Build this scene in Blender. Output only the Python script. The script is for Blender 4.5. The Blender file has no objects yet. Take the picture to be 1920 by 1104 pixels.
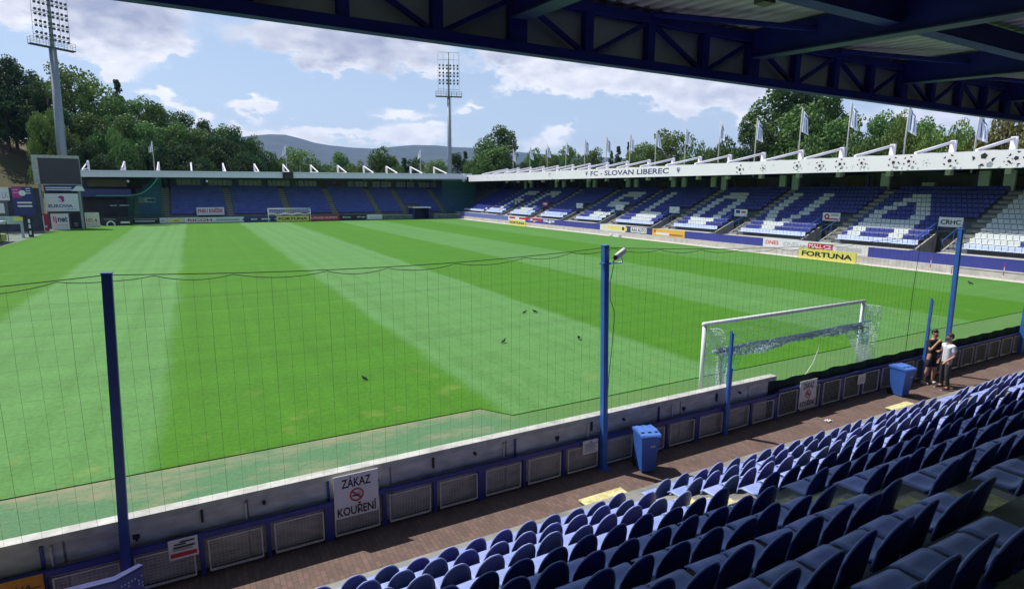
import bpy, math, random
from mathutils import Vector, Matrix, noise
R = math.radians
S = bpy.context.scene
COL = S.collection
random.seed(7)

# ------------------------------------------------------------------ camera
CAM = Vector((-15.874, -11.067, 6.089))
YAW, PITCH, ROLL, F = R(28.7439), R(10.183), R(0.397), 1081.86      # F in pixels of a 1920 px wide picture
fw = Vector((math.sin(YAW)*math.cos(PITCH), math.cos(YAW)*math.cos(PITCH), -math.sin(PITCH)))
rt0 = Vector((math.cos(YAW), -math.sin(YAW), 0)); up0 = rt0.cross(fw)
rt = rt0*math.cos(ROLL) + up0*math.sin(ROLL); up = -rt0*math.sin(ROLL) + up0*math.cos(ROLL)
cd = bpy.data.cameras.new('camera'); cam = bpy.data.objects.new('camera', cd); COL.objects.link(cam)
M3 = Matrix((rt, up, -fw)).transposed()
cam.matrix_world = Matrix.Translation(CAM) @ M3.to_4x4()
cd.sensor_fit = 'HORIZONTAL'; cd.sensor_width = 36; cd.lens = F/1920*36
cd.clip_start = 0.05; cd.clip_end = 20000
S.camera = cam
def ray(px, py): return fw + rt*((px-960)/F) - up*((py-552)/F)
def at(px, py, ax, v):
    d = ray(px, py); t = (v-CAM[ax])/d[ax]; return CAM + d*t
def proj(p):
    d = Vector(p)-CAM; z = d.dot(fw)
    return (960+F*d.dot(rt)/z, 552-F*d.dot(up)/z, z)

# ------------------------------------------------------------------ light
SUNV = Vector((0.37, -0.53, -1.0)).normalized()
EL = math.asin(-SUNV.z); AZ = math.atan2(-SUNV.x, -SUNV.y)
sd = bpy.data.lights.new('sun', 'SUN'); sun = bpy.data.objects.new('sun', sd); COL.objects.link(sun)
sd.energy = 4.6; sd.angle = R(0.53); sd.color = (1, .955, .88)
sun.rotation_euler = SUNV.to_track_quat('-Z', 'Y').to_euler()
S.view_settings.view_transform = 'Standard'; S.view_settings.look = 'None'
S.view_settings.exposure = 0.28; S.view_settings.gamma = 1
w = bpy.data.worlds.new('World'); S.world = w; w.use_nodes = True
nt = w.node_tree; nt.nodes.clear(); N = nt.nodes; L = nt.links
def wn(t, **k):
    n = N.new(t)
    for a, b in k.items(): setattr(n, a, b)
    return n
def wm(op, a, b=None, c=None):
    n = N.new('ShaderNodeMath'); n.operation = op
    for i, v in enumerate((a, b, c)):
        if v is None: continue
        if isinstance(v, (int, float)): n.inputs[i].default_value = v
        else: L.new(v, n.inputs[i])
    return n.outputs[0]
out = wn('ShaderNodeOutputWorld'); bg = wn('ShaderNodeBackground'); bg.inputs[1].default_value = 0.1
L.new(bg.outputs[0], out.inputs[0])
sky = wn('ShaderNodeTexSky', sky_type='NISHITA'); sky.sun_disc = False
sky.sun_elevation = EL; sky.sun_rotation = AZ; sky.air_density = 1.0; sky.dust_density = 0.6; sky.ozone_density = 1.6
tc = wn('ShaderNodeTexCoord'); sp = wn('ShaderNodeSeparateXYZ'); L.new(tc.outputs['Generated'], sp.inputs[0])
az = wm('ARCTAN2', sp.outputs[0], sp.outputs[1]); el = wm('ARCSINE', sp.outputs[2])
# cloud banks: picture position -> compass direction and height above the horizon
CL = [  (170,60,120,60,.9,.7),(110,10,110,40,.9,.6),(300,95,70,16,1.0,.05),(680,60,190,36,1.0,.8),(640,135,60,14,.7,.3),(1100,150,110,26,1.1,.15),(1340,150,130,40,1.1,.45), # px, py, width, height, density, greyness
 (235,15,160,55,1.5,.95),(255,72,120,26,1.1,.45),(205,108,100,24,1.0,.1),(215,135,70,14,.8,.1),(30,30,60,40,.9,.25),(-120,40,120,60,1.1,.5),
 (285,178,50,17,1.25,.05),(335,200,45,13,1.2,.05),(385,215,35,10,1.0,.05),
 (600,90,130,34,1.1,.8),(710,105,110,32,1.1,.7),(760,70,130,40,.9,.8),(800,130,70,16,.8,.3),(560,82,40,24,.7,.0),(735,95,45,22,.7,.0),(500,60,80,22,.6,.7),
 (495,200,36,18,.95,.1),(460,190,20,9,.6,.1),(620,255,210,17,1.1,.22),(780,246,90,22,1.0,.15),(770,208,80,7,.65,.1),(878,207,32,13,.9,.1),(460,242,90,8,.7,.3),
 (985,130,120,38,1.35,.30),(930,108,60,16,.9,.8),(1080,100,120,26,1.1,.7),(1190,155,130,36,1.35,.35),(1310,185,110,26,1.25,.25),(1400,160,110,30,1.1,.6),(1250,120,120,24,.9,.65),
 (1040,252,44,20,.85,.02),(1000,275,110,20,.5,.2),(1400,215,35,20,.7,.2),(1760,215,170,30,.85,.3),(1500,230,200,26,.5,.2),(1250,300,500,20,.35,.1),(650,305,500,22,.45,.15)]
nz = wn('ShaderNodeTexNoise'); nz.inputs['Scale'].default_value = 9; nz.inputs['Detail'].default_value = 9; nz.inputs['Roughness'].default_value = .66
mp = wn('ShaderNodeMapping'); mp.inputs['Scale'].default_value = (1, 1, 2.0)
L.new(tc.outputs['Generated'], mp.inputs[0]); L.new(mp.outputs[0], nz.inputs['Vector'])
nz2 = wn('ShaderNodeTexNoise'); nz2.inputs['Scale'].default_value = 26; nz2.inputs['Detail'].default_value = 6; L.new(mp.outputs[0], nz2.inputs['Vector'])
dens = None; grey = None
nj = wm('MULTIPLY', wm('SUBTRACT', nz.outputs['Fac'], .5), .13)
nk = wm('MULTIPLY', wm('SUBTRACT', nz2.outputs['Fac'], .5), .05)
azj = wm('ADD', wm('ADD', az, nj), nk); elj = wm('ADD', wm('ADD', el, wm('MULTIPLY', nj, .55)), nk)
for (px, py, ww, hh, de, gr) in CL:
    d = ray(px, py).normalized(); a0 = math.atan2(d.x, d.y); e0 = math.asin(d.z)
    dl = ray(px-ww*.5, py).normalized(); dr = ray(px+ww*.5, py).normalized()
    wa = (math.atan2(dr.x, dr.y)-math.atan2(dl.x, dl.y))*.70; wh = hh/F*.72*1.0/(1+((px-960)/F)**2)**.5
    u = wm('MULTIPLY', wm('SUBTRACT', azj, a0), 1/wa); v = wm('MULTIPLY', wm('SUBTRACT', elj, e0), 1/max(wh, .008))
    q = wm('ADD', wm('MULTIPLY', u, u), wm('MULTIPLY', v, v))
    g = wm('MULTIPLY', wm('EXPONENT', wm('MULTIPLY', q, -1.0)), de)
    dens = g if dens is None else wm('ADD', dens, g)
    gg = wm('MULTIPLY', g, gr)
    grey = gg if grey is None else wm('ADD', grey, gg)
# everyday broken cloud all round (the part of the sky the camera does not look at)
amb = wm('MULTIPLY', wm('SUBTRACT', nz.outputs['Fac'], .53), 1.5)
d2 = wm('ADD', wm('MULTIPLY', dens, 1.3), wm('ADD', amb, wm('MULTIPLY', nk, 9)))
mr = wn('ShaderNodeMapRange', interpolation_type='SMOOTHSTEP'); mr.inputs[1].default_value = .14; mr.inputs[2].default_value = .90
L.new(d2, mr.inputs[0])
gfac = wm('DIVIDE', grey, wm('ADD', dens, .12))
gfac = wm('ADD', gfac, wm('MULTIPLY', wm('SUBTRACT', nz2.outputs['Fac'], .5), .9))
gfac = wm('ADD', gfac, wm('MULTIPLY', wm('SUBTRACT', dens, .9), .12))
gr_ = wn('ShaderNodeMapRange'); gr_.inputs[1].default_value = .0; gr_.inputs[2].default_value = 1.0; L.new(gfac, gr_.inputs[0])
cc = wn('ShaderNodeMix', data_type='RGBA'); cc.inputs[6].default_value = (9.8, 9.9, 10.2, 1); cc.inputs[7].default_value = (3.5, 3.9, 5.3, 1)
L.new(gr_.outputs[0], cc.inputs[0])
# thin veil near the horizon
veil = wn('ShaderNodeMapRange'); veil.inputs[1].default_value = .0; veil.inputs[2].default_value = .42; veil.inputs[3].default_value = .55; veil.inputs[4].default_value = .14
L.new(el, veil.inputs[0])
sk = wn('ShaderNodeMix', data_type='RGBA'); L.new(veil.outputs[0], sk.inputs[0])
hs = wn('ShaderNodeHueSaturation'); hs.inputs['Saturation'].default_value = 1.08; hs.inputs['Value'].default_value = 1.0
L.new(sky.outputs[0], hs.inputs['Color'])
L.new(hs.outputs[0], sk.inputs[6]); sk.inputs[7].default_value = (7.0, 8.0, 9.6, 1)
mx = wn('ShaderNodeMix', data_type='RGBA'); L.new(mr.outputs[0], mx.inputs[0]); L.new(sk.outputs[2], mx.inputs[6]); L.new(cc.outputs[2], mx.inputs[7])
L.new(mx.outputs[2], bg.inputs[0])
S.render.engine = 'CYCLES'
S.cycles.max_bounces = 6; S.cycles.diffuse_bounces = 3; S.cycles.glossy_bounces = 2; S.cycles.transmission_bounces = 3; S.cycles.volume_bounces = 0

# ------------------------------------------------------------------ materials
MATS = {}
def mat(name, col, rough=.6, metal=0, var=.12, scale=3, bump=0, bscale=40, col2=None, spec=.5, detail=4, stretch=None, objrand=0):
    if name in MATS: return MATS[name]
    m = bpy.data.materials.new(name); m.use_nodes = True; t = m.node_tree; b = t.nodes['Principled BSDF']
    b.inputs['Roughness'].default_value = rough; b.inputs['Metallic'].default_value = metal
    b.inputs['Specular IOR Level'].default_value = spec
    geo = t.nodes.new('ShaderNodeTexCoord'); vec = geo.outputs['Object']
    if stretch:
        mpp = t.nodes.new('ShaderNodeMapping'); mpp.inputs['Scale'].default_value = stretch; t.links.new(vec, mpp.inputs[0]); vec = mpp.outputs[0]
    n = t.nodes.new('ShaderNodeTexNoise'); n.inputs['Scale'].default_value = scale; n.inputs['Detail'].default_value = detail
    n.inputs['Roughness'].default_value = .6
    t.links.new(vec, n.inputs['Vector'])
    r = t.nodes.new('ShaderNodeMapRange'); r.inputs[1].default_value = .3; r.inputs[2].default_value = .7; t.links.new(n.outputs['Fac'], r.inputs[0])
    x = t.nodes.new('ShaderNodeMix'); x.data_type = 'RGBA'
    c = Vector(col)
    a = c*(1-var) if col2 is None else c
    bb = c*(1+var) if col2 is None else Vector(col2)
    x.inputs[6].default_value = (*a, 1); x.inputs[7].default_value = (*bb, 1)
    t.links.new(r.outputs[0], x.inputs[0])
    last = x.outputs[2]
    if objrand:
        oi = t.nodes.new('ShaderNodeObjectInfo'); h = t.nodes.new('ShaderNodeHueSaturation')
        a1 = t.nodes.new('ShaderNodeMapRange'); a1.inputs[3].default_value = 1-objrand; a1.inputs[4].default_value = 1+objrand; t.links.new(oi.outputs['Random'], a1.inputs[0])
        t.links.new(a1.outputs[0], h.inputs['Value'])
        a2 = t.nodes.new('ShaderNodeMapRange'); a2.inputs[3].default_value = .5-.03*objrand*2; a2.inputs[4].default_value = .5+.03*objrand*2; t.links.new(oi.outputs['Random'], a2.inputs[0])
        t.links.new(a2.outputs[0], h.inputs['Hue'])
        t.links.new(last, h.inputs['Color']); last = h.outputs[0]
    t.links.new(last, b.inputs['Base Color'])
    if bump:
        n2 = t.nodes.new('ShaderNodeTexNoise'); n2.inputs['Scale'].default_value = bscale; n2.inputs['Detail'].default_value = 3
        t.links.new(vec, n2.inputs['Vector'])
        bp = t.nodes.new('ShaderNodeBump'); bp.inputs['Strength'].default_value = bump; bp.inputs['Distance'].default_value = .02
        t.links.new(n2.outputs['Fac'], bp.inputs['Height']); t.links.new(bp.outputs[0], b.inputs['Normal'])
    MATS[name] = m; return m

# ------------------------------------------------------------------ mesh helper
class MB:
    def __init__(s): s.v = []; s.f = []; s.m = []
    def face(s, pts, mi=0):
        i = len(s.v); s.v += [tuple(p) for p in pts]; s.f.append(tuple(range(i, i+len(pts)))); s.m.append(mi)
    def box(s, x0, x1, y0, y1, z0, z1, mi=0):
        i = len(s.v); s.v += [(x, y, z) for z in (z0, z1) for y in (y0, y1) for x in (x0, x1)]
        for q in ((0,2,3,1),(4,5,7,6),(0,1,5,4),(2,6,7,3),(0,4,6,2),(1,3,7,5)): s.f.append(tuple(i+k for k in q)); s.m.append(mi)
        return s
    def beam(s, a, b, wd, ht, mi=0, upv=(0,0,1)):
        a = Vector(a); b = Vector(b); d = (b-a).normalized(); u = Vector(upv)
        if abs(d.dot(u)) > .99: u = Vector((0, 1, 0))
        r = d.cross(u).normalized()*wd/2; u2 = r.cross(d).normalized()*ht/2
        i = len(s.v)
        for p in (a, b):
            for q in (-r-u2, r-u2, r+u2, -r+u2): s.v.append(tuple(p+q))
        for q in ((0,3,2,1),(4,5,6,7),(0,1,5,4),(1,2,6,5),(2,3,7,6),(3,0,4,7)): s.f.append(tuple(i+k for k in q)); s.m.append(mi)
        return s
    def tube(s, pts, r, n=8, mi=0, caps=True):
        pts = [Vector(p) for p in pts]; rr = r if isinstance(r, (list, tuple)) else [r]*len(pts)
        base = len(s.v)
        for k, p in enumerate(pts):
            d = (pts[min(k+1, len(pts)-1)]-pts[max(k-1, 0)]).normalized()
            u = Vector((0,0,1)) if abs(d.z) < .95 else Vector((1,0,0))
            e1 = d.cross(u).normalized(); e2 = d.cross(e1)
            for j in range(n):
                a = 2*math.pi*j/n; s.v.append(tuple(p + (e1*math.cos(a)+e2*math.sin(a))*rr[k]))
        for k in range(len(pts)-1):
            for j in range(n):
                j2 = (j+1) % n; s.f.append((base+k*n+j, base+k*n+j2, base+(k+1)*n+j2, base+(k+1)*n+j)); s.m.append(mi)
        if caps:
            s.f.append(tuple(base+j for j in range(n))[::-1]); s.m.append(mi)
            s.f.append(tuple(base+(len(pts)-1)*n+j for j in range(n))); s.m.append(mi)
        return s
    def prism(s, poly, d, mi=0):     # poly: list of points, extruded by vector d
        i = len(s.v); n = len(poly); d = Vector(d)
        s.v += [tuple(p) for p in poly] + [tuple(Vector(p)+d) for p in poly]
        s.f.append(tuple(range(i, i+n))[::-1]); s.m.append(mi); s.f.append(tuple(range(i+n, i+2*n))); s.m.append(mi)
        for k in range(n):
            k2 = (k+1) % n; s.f.append((i+k, i+k2, i+n+k2, i+n+k)); s.m.append(mi)
        return s
    def ellip(s, c, r, n=10, mi=0, rot=None):
        i = len(s.v); c = Vector(c)
        for a in range(n//2+1):
            th = math.pi*a/(n//2)
            for b in range(n):
                ph = 2*math.pi*b/n
                p = Vector((r[0]*math.sin(th)*math.cos(ph), r[1]*math.sin(th)*math.sin(ph), r[2]*math.cos(th)))
                if rot: p = rot @ p
                s.v.append(tuple(c+p))
        for a in range(n//2):
            for b in range(n):
                b2 = (b+1) % n; s.f.append((i+a*n+b, i+a*n+b2, i+(a+1)*n+b2, i+(a+1)*n+b)); s.m.append(mi)
        return s
    def mesh(s, name, mats, smooth=False):
        me = bpy.data.meshes.new(name); me.from_pydata(s.v, [], s.f)
        if not isinstance(mats, (list, tuple)): mats = [mats]
        for m in mats: me.materials.append(m)
        if len(mats) > 1: me.polygons.foreach_set('material_index', s.m)
        if smooth: me.polygons.foreach_set('use_smooth', [True]*len(s.f))
        me.update(); return me
    def build(s, name, mats, parent=None, smooth=False, loc=None):
        return link(name, s.mesh(name, mats, smooth), parent, loc)
def link(name, me, parent=None, loc=None):
    o = bpy.data.objects.new(name, me); COL.objects.link(o)
    if parent: o.parent = parent
    if loc is not None: o.location = loc
    return o
def tag(o, label=None, cat=None, group=None, kind=None):
    if label: o['label'] = label
    if cat: o['category'] = cat
    if group: o['group'] = group
    if kind: o['kind'] = kind
    return o
def empty(name, label, cat, group=None, loc=(0, 0, 0), rz=0):
    o = bpy.data.objects.new(name, None); COL.objects.link(o); o.location = loc; o.rotation_euler = (0, 0, rz)
    o.empty_display_size = .3
    return tag(o, label, cat, group)
def copy_tree(o, parent=None):
    c = o.copy(); COL.objects.link(c); c.parent = parent
    for ch in [k for k in KIDS.get(o.name, [])] if False else list(o.children): copy_tree(ch, c)
    return c
def struct(o): o['kind'] = 'structure'; return o

TEXTC = {}
def text_mesh(body, bold=0.0, shear=0.0):
    k = (body, bold, shear)
    if k in TEXTC: return TEXTC[k]
    cu = bpy.data.curves.new('lettering', 'FONT'); cu.body = body; cu.size = 1; cu.resolution_u = 3; cu.offset = bold; cu.shear = shear
    ob = bpy.data.objects.new('lettering', cu); COL.objects.link(ob)
    dg = bpy.context.evaluated_depsgraph_get(); dg.update()
    me = bpy.data.meshes.new_from_object(ob.evaluated_get(dg))
    vs = [tuple(v.co) for v in me.vertices]; fs = [tuple(p.vertices) for p in me.polygons]
    bpy.data.objects.remove(ob); bpy.data.curves.remove(cu); bpy.data.meshes.remove(me)
    TEXTC[k] = (vs, fs); return TEXTC[k]
class Panel:
    """a flat board: origin lower-left P, unit right vector, width, height; faces -(right x up) side"""
    def __init__(s, P, right, wd, ht, m, name, label=None, cat=None, group=None, parent=None, th=.05, upv=(0,0,1)):
        s.P = Vector(P); s.r = Vector(right).normalized(); s.u = Vector(upv).normalized(); s.n = s.r.cross(s.u)
        s.w = wd; s.h = ht
        if parent is None: s.root = empty(name, label, cat, group, loc=s.P)
        else: s.root = parent
        b = MB(); r, u, n = s.r*wd, s.u*ht, s.n
        o = Vector((0,0,0)) if parent is None else s.P
        b.prism([o, o+r, o+r+u, o+u], -n*th)
        s.o = o
        s.board = b.build('board' if parent is None else name, m, s.root)
        s.k = 1; s.top = s.root if parent is None else s.board
    def pt(s, x, y): return s.o + s.r*x + s.u*y + s.n*(.004*s.k)
    def text(s, body, x, y, wd, ht, m, bold=.0, shear=0, name='lettering', rise=0):
        vs, fs = text_mesh(body, bold, shear)
        x0 = min(v[0] for v in vs); x1 = max(v[0] for v in vs); y0 = min(v[1] for v in vs); y1 = max(v[1] for v in vs)
        b = MB()
        b.v = [tuple(s.pt(x+(v[0]-x0)/(x1-x0)*wd, y+(v[1]-y0)/(y1-y0)*ht)) for v in vs]; b.f = list(fs); b.m = [0]*len(fs)
        s.k += 1
        return b.build(name, m, s.top)
    def rect(s, x, y, wd, ht, m, name='panel_field'):
        b = MB(); b.face([s.pt(x, y), s.pt(x+wd, y), s.pt(x+wd, y+ht), s.pt(x, y+ht)]); s.k += 1
        return b.build(name, m, s.top)
    def poly(s, pts, m, name='emblem'):
        b = MB(); b.face([s.pt(*p) for p in pts]); s.k += 1; return b.build(name, m, s.top)
    def ring(s, cx, cy, r0, r1, m, name='ring', n=28):
        b = MB()
        for i in range(n):
            a, c = 2*math.pi*i/n, 2*math.pi*(i+1)/n
            b.face([s.pt(cx+r0*math.cos(a), cy+r0*math.sin(a)), s.pt(cx+r1*math.cos(a), cy+r1*math.sin(a)), s.pt(cx+r1*math.cos(c), cy+r1*math.sin(c)), s.pt(cx+r0*math.cos(c), cy+r0*math.sin(c))])
        s.k += 1; return b.build(name, m, s.top)

def seatmat(*a, **k):
    m = mat(*a, **k); t = m.node_tree; b = t.nodes['Principled BSDF']; src = b.inputs['Base Color'].links[0].from_socket
    tr = t.nodes.new('ShaderNodeBsdfTranslucent'); ms = t.nodes.new('ShaderNodeMixShader'); ms.inputs[0].default_value = .10 if 'seat' in a[0] else .5
    t.links.new(src, tr.inputs[0]); t.links.new(b.outputs[0], ms.inputs[1]); t.links.new(tr.outputs[0], ms.inputs[2]); t.links.new(ms.outputs[0], t.nodes['Material Output'].inputs[0])
    return m
# palette
m_conc = mat('concrete', (.30,.30,.28), .85, var=.25, scale=1.2, bump=.3, bscale=18)
m_conc2 = mat('pale_concrete', (.50,.48,.44), .85, var=.2, scale=1.5, bump=.25, bscale=15)
m_white = mat('white_paint', (.80,.81,.82), .5, var=.05, scale=1)
m_fasc = mat('white_fascia', (.93,.88,.93), .45, var=.03, scale=.4)
m_dirtyw = mat('dirty_white_paint', (.46,.46,.43), .7, var=.28, scale=3)
m_navy = mat('dark_blue_steel', (.028,.040,.24), .45, var=.2, scale=2)
m_roofblue = mat('roof_blue_steel', (.020,.028,.23), .55, spec=.3, var=.2, scale=2)
m_pole = mat('blue_pole_paint', (.040,.14,.46), .4, var=.18, scale=2.5)
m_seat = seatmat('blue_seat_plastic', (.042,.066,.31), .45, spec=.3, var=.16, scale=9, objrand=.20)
m_seatpan = mat('pale_seat_pan_and_lit_rim', (.28,.345,.70), .40, spec=.3, var=.12, scale=5, objrand=.12)
m_seatfar = mat('far_blue_seat', (.035,.050,.27), .5, var=.25, scale=1.0)
m_seatlt = mat('far_pale_seat', (.52,.60,.82), .5, var=.12, scale=1.5)  # front row of the side stand, paler blue than the other seats
m_seatwh = mat('far_white_seat', (.62,.66,.66), .5, var=.10, scale=2)
m_galv = mat('galvanised_steel', (.60,.61,.60), .5, .0, var=.2, scale=8)
m_black = mat('black_paint', (.012,.013,.017), .5, var=.3)
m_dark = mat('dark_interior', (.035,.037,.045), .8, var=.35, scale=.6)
m_banner = mat('blue_banner', (.045,.055,.30), .6, var=.12, scale=.8)
m_yel = mat('yellow_board', (.80,.70,.16), .55, var=.06)
m_yelp = mat('yellow_step_paint', (.62,.56,.27), .85, var=.35, scale=7)
m_red = mat('red_print', (.55,.02,.045), .55, var=.08)
m_crim = mat('crimson_board', (.50,.03,.07), .55, var=.08)
m_ink = mat('dark_ink', (.015,.016,.03), .6, var=.1)
m_navyprint = mat('navy_print', (.03,.04,.17), .55, var=.1)
m_orange = mat('orange_board', (.62,.26,.02), .55, var=.1)
m_pink = mat('magenta_print', (.42,.03,.22), .55, var=.1)
m_gnet = mat('green_netting', (.012,.12,.075), .8, var=.25)
m_dnet = mat('black_netting', (.01,.022,.018), .8, var=.2)
m_netshade = mat('dark_green_net_shade', (.006,.028,.02), .9, var=.4, scale=5)
m_binblue = mat('blue_bin_plastic', (.045,.13,.47), .42, var=.08, scale=3)
m_grey = mat('grey_paint', (.38,.40,.43), .5, var=.1)
m_mast = mat('mast_steel', (.25,.29,.32), .5, .2, var=.12)
m_lamp = mat('lamp_glass', (.10,.11,.13), .25, .3, var=.4, scale=4)
m_boardback = mat('weathered_board_back', (.50,.52,.50), .7, var=.28, scale=2.2, stretch=(1,1,3))
m_brownback = mat('brown_board_back', (.44,.41,.37), .75, var=.35, scale=2.5, stretch=(1,1,3))

# ------------------------------------------------------------------ ground, pitch, walkway
def node_mat(name):
    m = bpy.data.materials.new(name); m.use_nodes = True; t = m.node_tree
    return m, t, t.nodes['Principled BSDF']
def grass_mat():
    m, t, b = node_mat('mown_grass'); n = t.nodes; l = t.links
    b.inputs['Roughness'].default_value = .85; b.inputs['Specular IOR Level'].default_value = .15
    tcx = n.new('ShaderNodeTexCoord'); s = n.new('ShaderNodeSeparateXYZ'); l.new(tcx.outputs['Object'], s.inputs[0])
    nn = n.new('ShaderNodeTexNoise'); nn.inputs['Scale'].default_value = .22; nn.inputs['Detail'].default_value = 5; l.new(tcx.outputs['Object'], nn.inputs['Vector'])
    def mt(op, a, c=None, d=None):
        q = n.new('ShaderNodeMath'); q.operation = op
        for i, v in enumerate((a, c, d)):
            if v is None: continue
            if isinstance(v, (int, float)): q.inputs[i].default_value = v
            else: l.new(v, q.inputs[i])
        return q.outputs[0]
    x = mt('ADD', s.outputs[0], mt('MULTIPLY', mt('SUBTRACT', nn.outputs['Fac'], .5), .9))
    ed = [-24.1, -17.1, -8.7, -0.3, 8.6, 16.8, 25.2, 33.4]
    fac = None
    for i in range(0, len(ed), 2):
        up_ = n.new('ShaderNodeMapRange'); up_.interpolation_type = 'SMOOTHSTEP'; up_.inputs[1].default_value = ed[i]-.35; up_.inputs[2].default_value = ed[i]+.35; l.new(x, up_.inputs[0])
        dn = n.new('ShaderNodeMapRange'); dn.interpolation_type = 'SMOOTHSTEP'; dn.inputs[1].default_value = ed[i+1]-.35; dn.inputs[2].default_value = ed[i+1]+.35; l.new(x, dn.inputs[0])
        f = mt('SUBTRACT', up_.outputs[0], dn.outputs[0]); fac = f if fac is None else mt('ADD', fac, f)
    # narrow mower tracks, along the pitch
    mpn = n.new('ShaderNodeMapping'); mpn.inputs['Scale'].default_value = (1.6, .02, 1); l.new(tcx.outputs['Object'], mpn.inputs[0])
    n2 = n.new('ShaderNodeTexNoise'); n2.inputs['Scale'].default_value = 1; n2.inputs['Detail'].default_value = 4; l.new(mpn.outputs[0], n2.inputs['Vector'])
    n3 = n.new('ShaderNodeTexNoise'); n3.inputs['Scale'].default_value = 9; n3.inputs['Detail'].default_value = 5; l.new(tcx.outputs['Object'], n3.inputs['Vector'])
    mpc = n.new('ShaderNodeMapping'); mpc.inputs['Scale'].default_value = (.03, .75, 1); l.new(tcx.outputs['Object'], mpc.inputs[0])
    n6 = n.new('ShaderNodeTexNoise'); n6.inputs['Scale'].default_value = 1; n6.inputs['Detail'].default_value = 3; l.new(mpc.outputs[0], n6.inputs['Vector'])
    soft = n.new('ShaderNodeMapRange'); soft.inputs[1].default_value = -2; soft.inputs[2].default_value = 26; soft.inputs[3].default_value = 1; soft.inputs[4].default_value = .6; l.new(s.outputs[0], soft.inputs[0])
    fac = mt('MULTIPLY', mt('MULTIPLY', fac, soft.outputs[0]), mt('ADD', .55, mt('MULTIPLY', n2.outputs['Fac'], .85)))
    a = n.new('ShaderNodeMix'); a.data_type = 'RGBA'; a.inputs[6].default_value = (.062,.195,.013,1); a.inputs[7].default_value = (.105,.250,.070,1); l.new(fac, a.inputs[0])
    val = mt('ADD', mt('ADD', .30, mt('MULTIPLY', n3.outputs['Fac'], .66)), mt('ADD', mt('MULTIPLY', n2.outputs['Fac'], .30), mt('MULTIPLY', n6.outputs['Fac'], .32)))
    h = n.new('ShaderNodeHueSaturation'); l.new(a.outputs[2], h.inputs['Color']); l.new(val, h.inputs['Value'])
    # worn, yellowish patches towards the near edge
    n4 = n.new('ShaderNodeTexNoise'); n4.inputs['Scale'].default_value = .9; n4.inputs['Detail'].default_value = 6; l.new(tcx.outputs['Object'], n4.inputs['Vector'])
    yr = n.new('ShaderNodeMapRange'); yr.inputs[1].default_value = 9; yr.inputs[2].default_value = 2.2; l.new(s.outputs[1], yr.inputs[0])
    wr = n.new('ShaderNodeMapRange'); wr.inputs[1].default_value = .60; wr.inputs[2].default_value = .80; l.new(n4.outputs['Fac'], wr.inputs[0])
    wf = mt('MULTIPLY', mt('MULTIPLY', wr.outputs[0], yr.outputs[0]), .55)
    c2 = n.new('ShaderNodeMix'); c2.data_type = 'RGBA'; l.new(wf, c2.inputs[0]); l.new(h.outputs[0], c2.inputs[6]); c2.inputs[7].default_value = (.30,.30,.09,1)
    l.new(c2.outputs[2], b.inputs['Base Color'])
    n5 = n.new('ShaderNodeTexNoise'); n5.inputs['Scale'].default_value = 45; l.new(tcx.outputs['Object'], n5.inputs['Vector'])
    bp = n.new('ShaderNodeBump'); bp.inputs['Strength'].default_value = .5; bp.inputs['Distance'].default_value = .03; l.new(n5.outputs['Fac'], bp.inputs['Height']); l.new(bp.outputs[0], b.inputs['Normal'])
    return m
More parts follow.
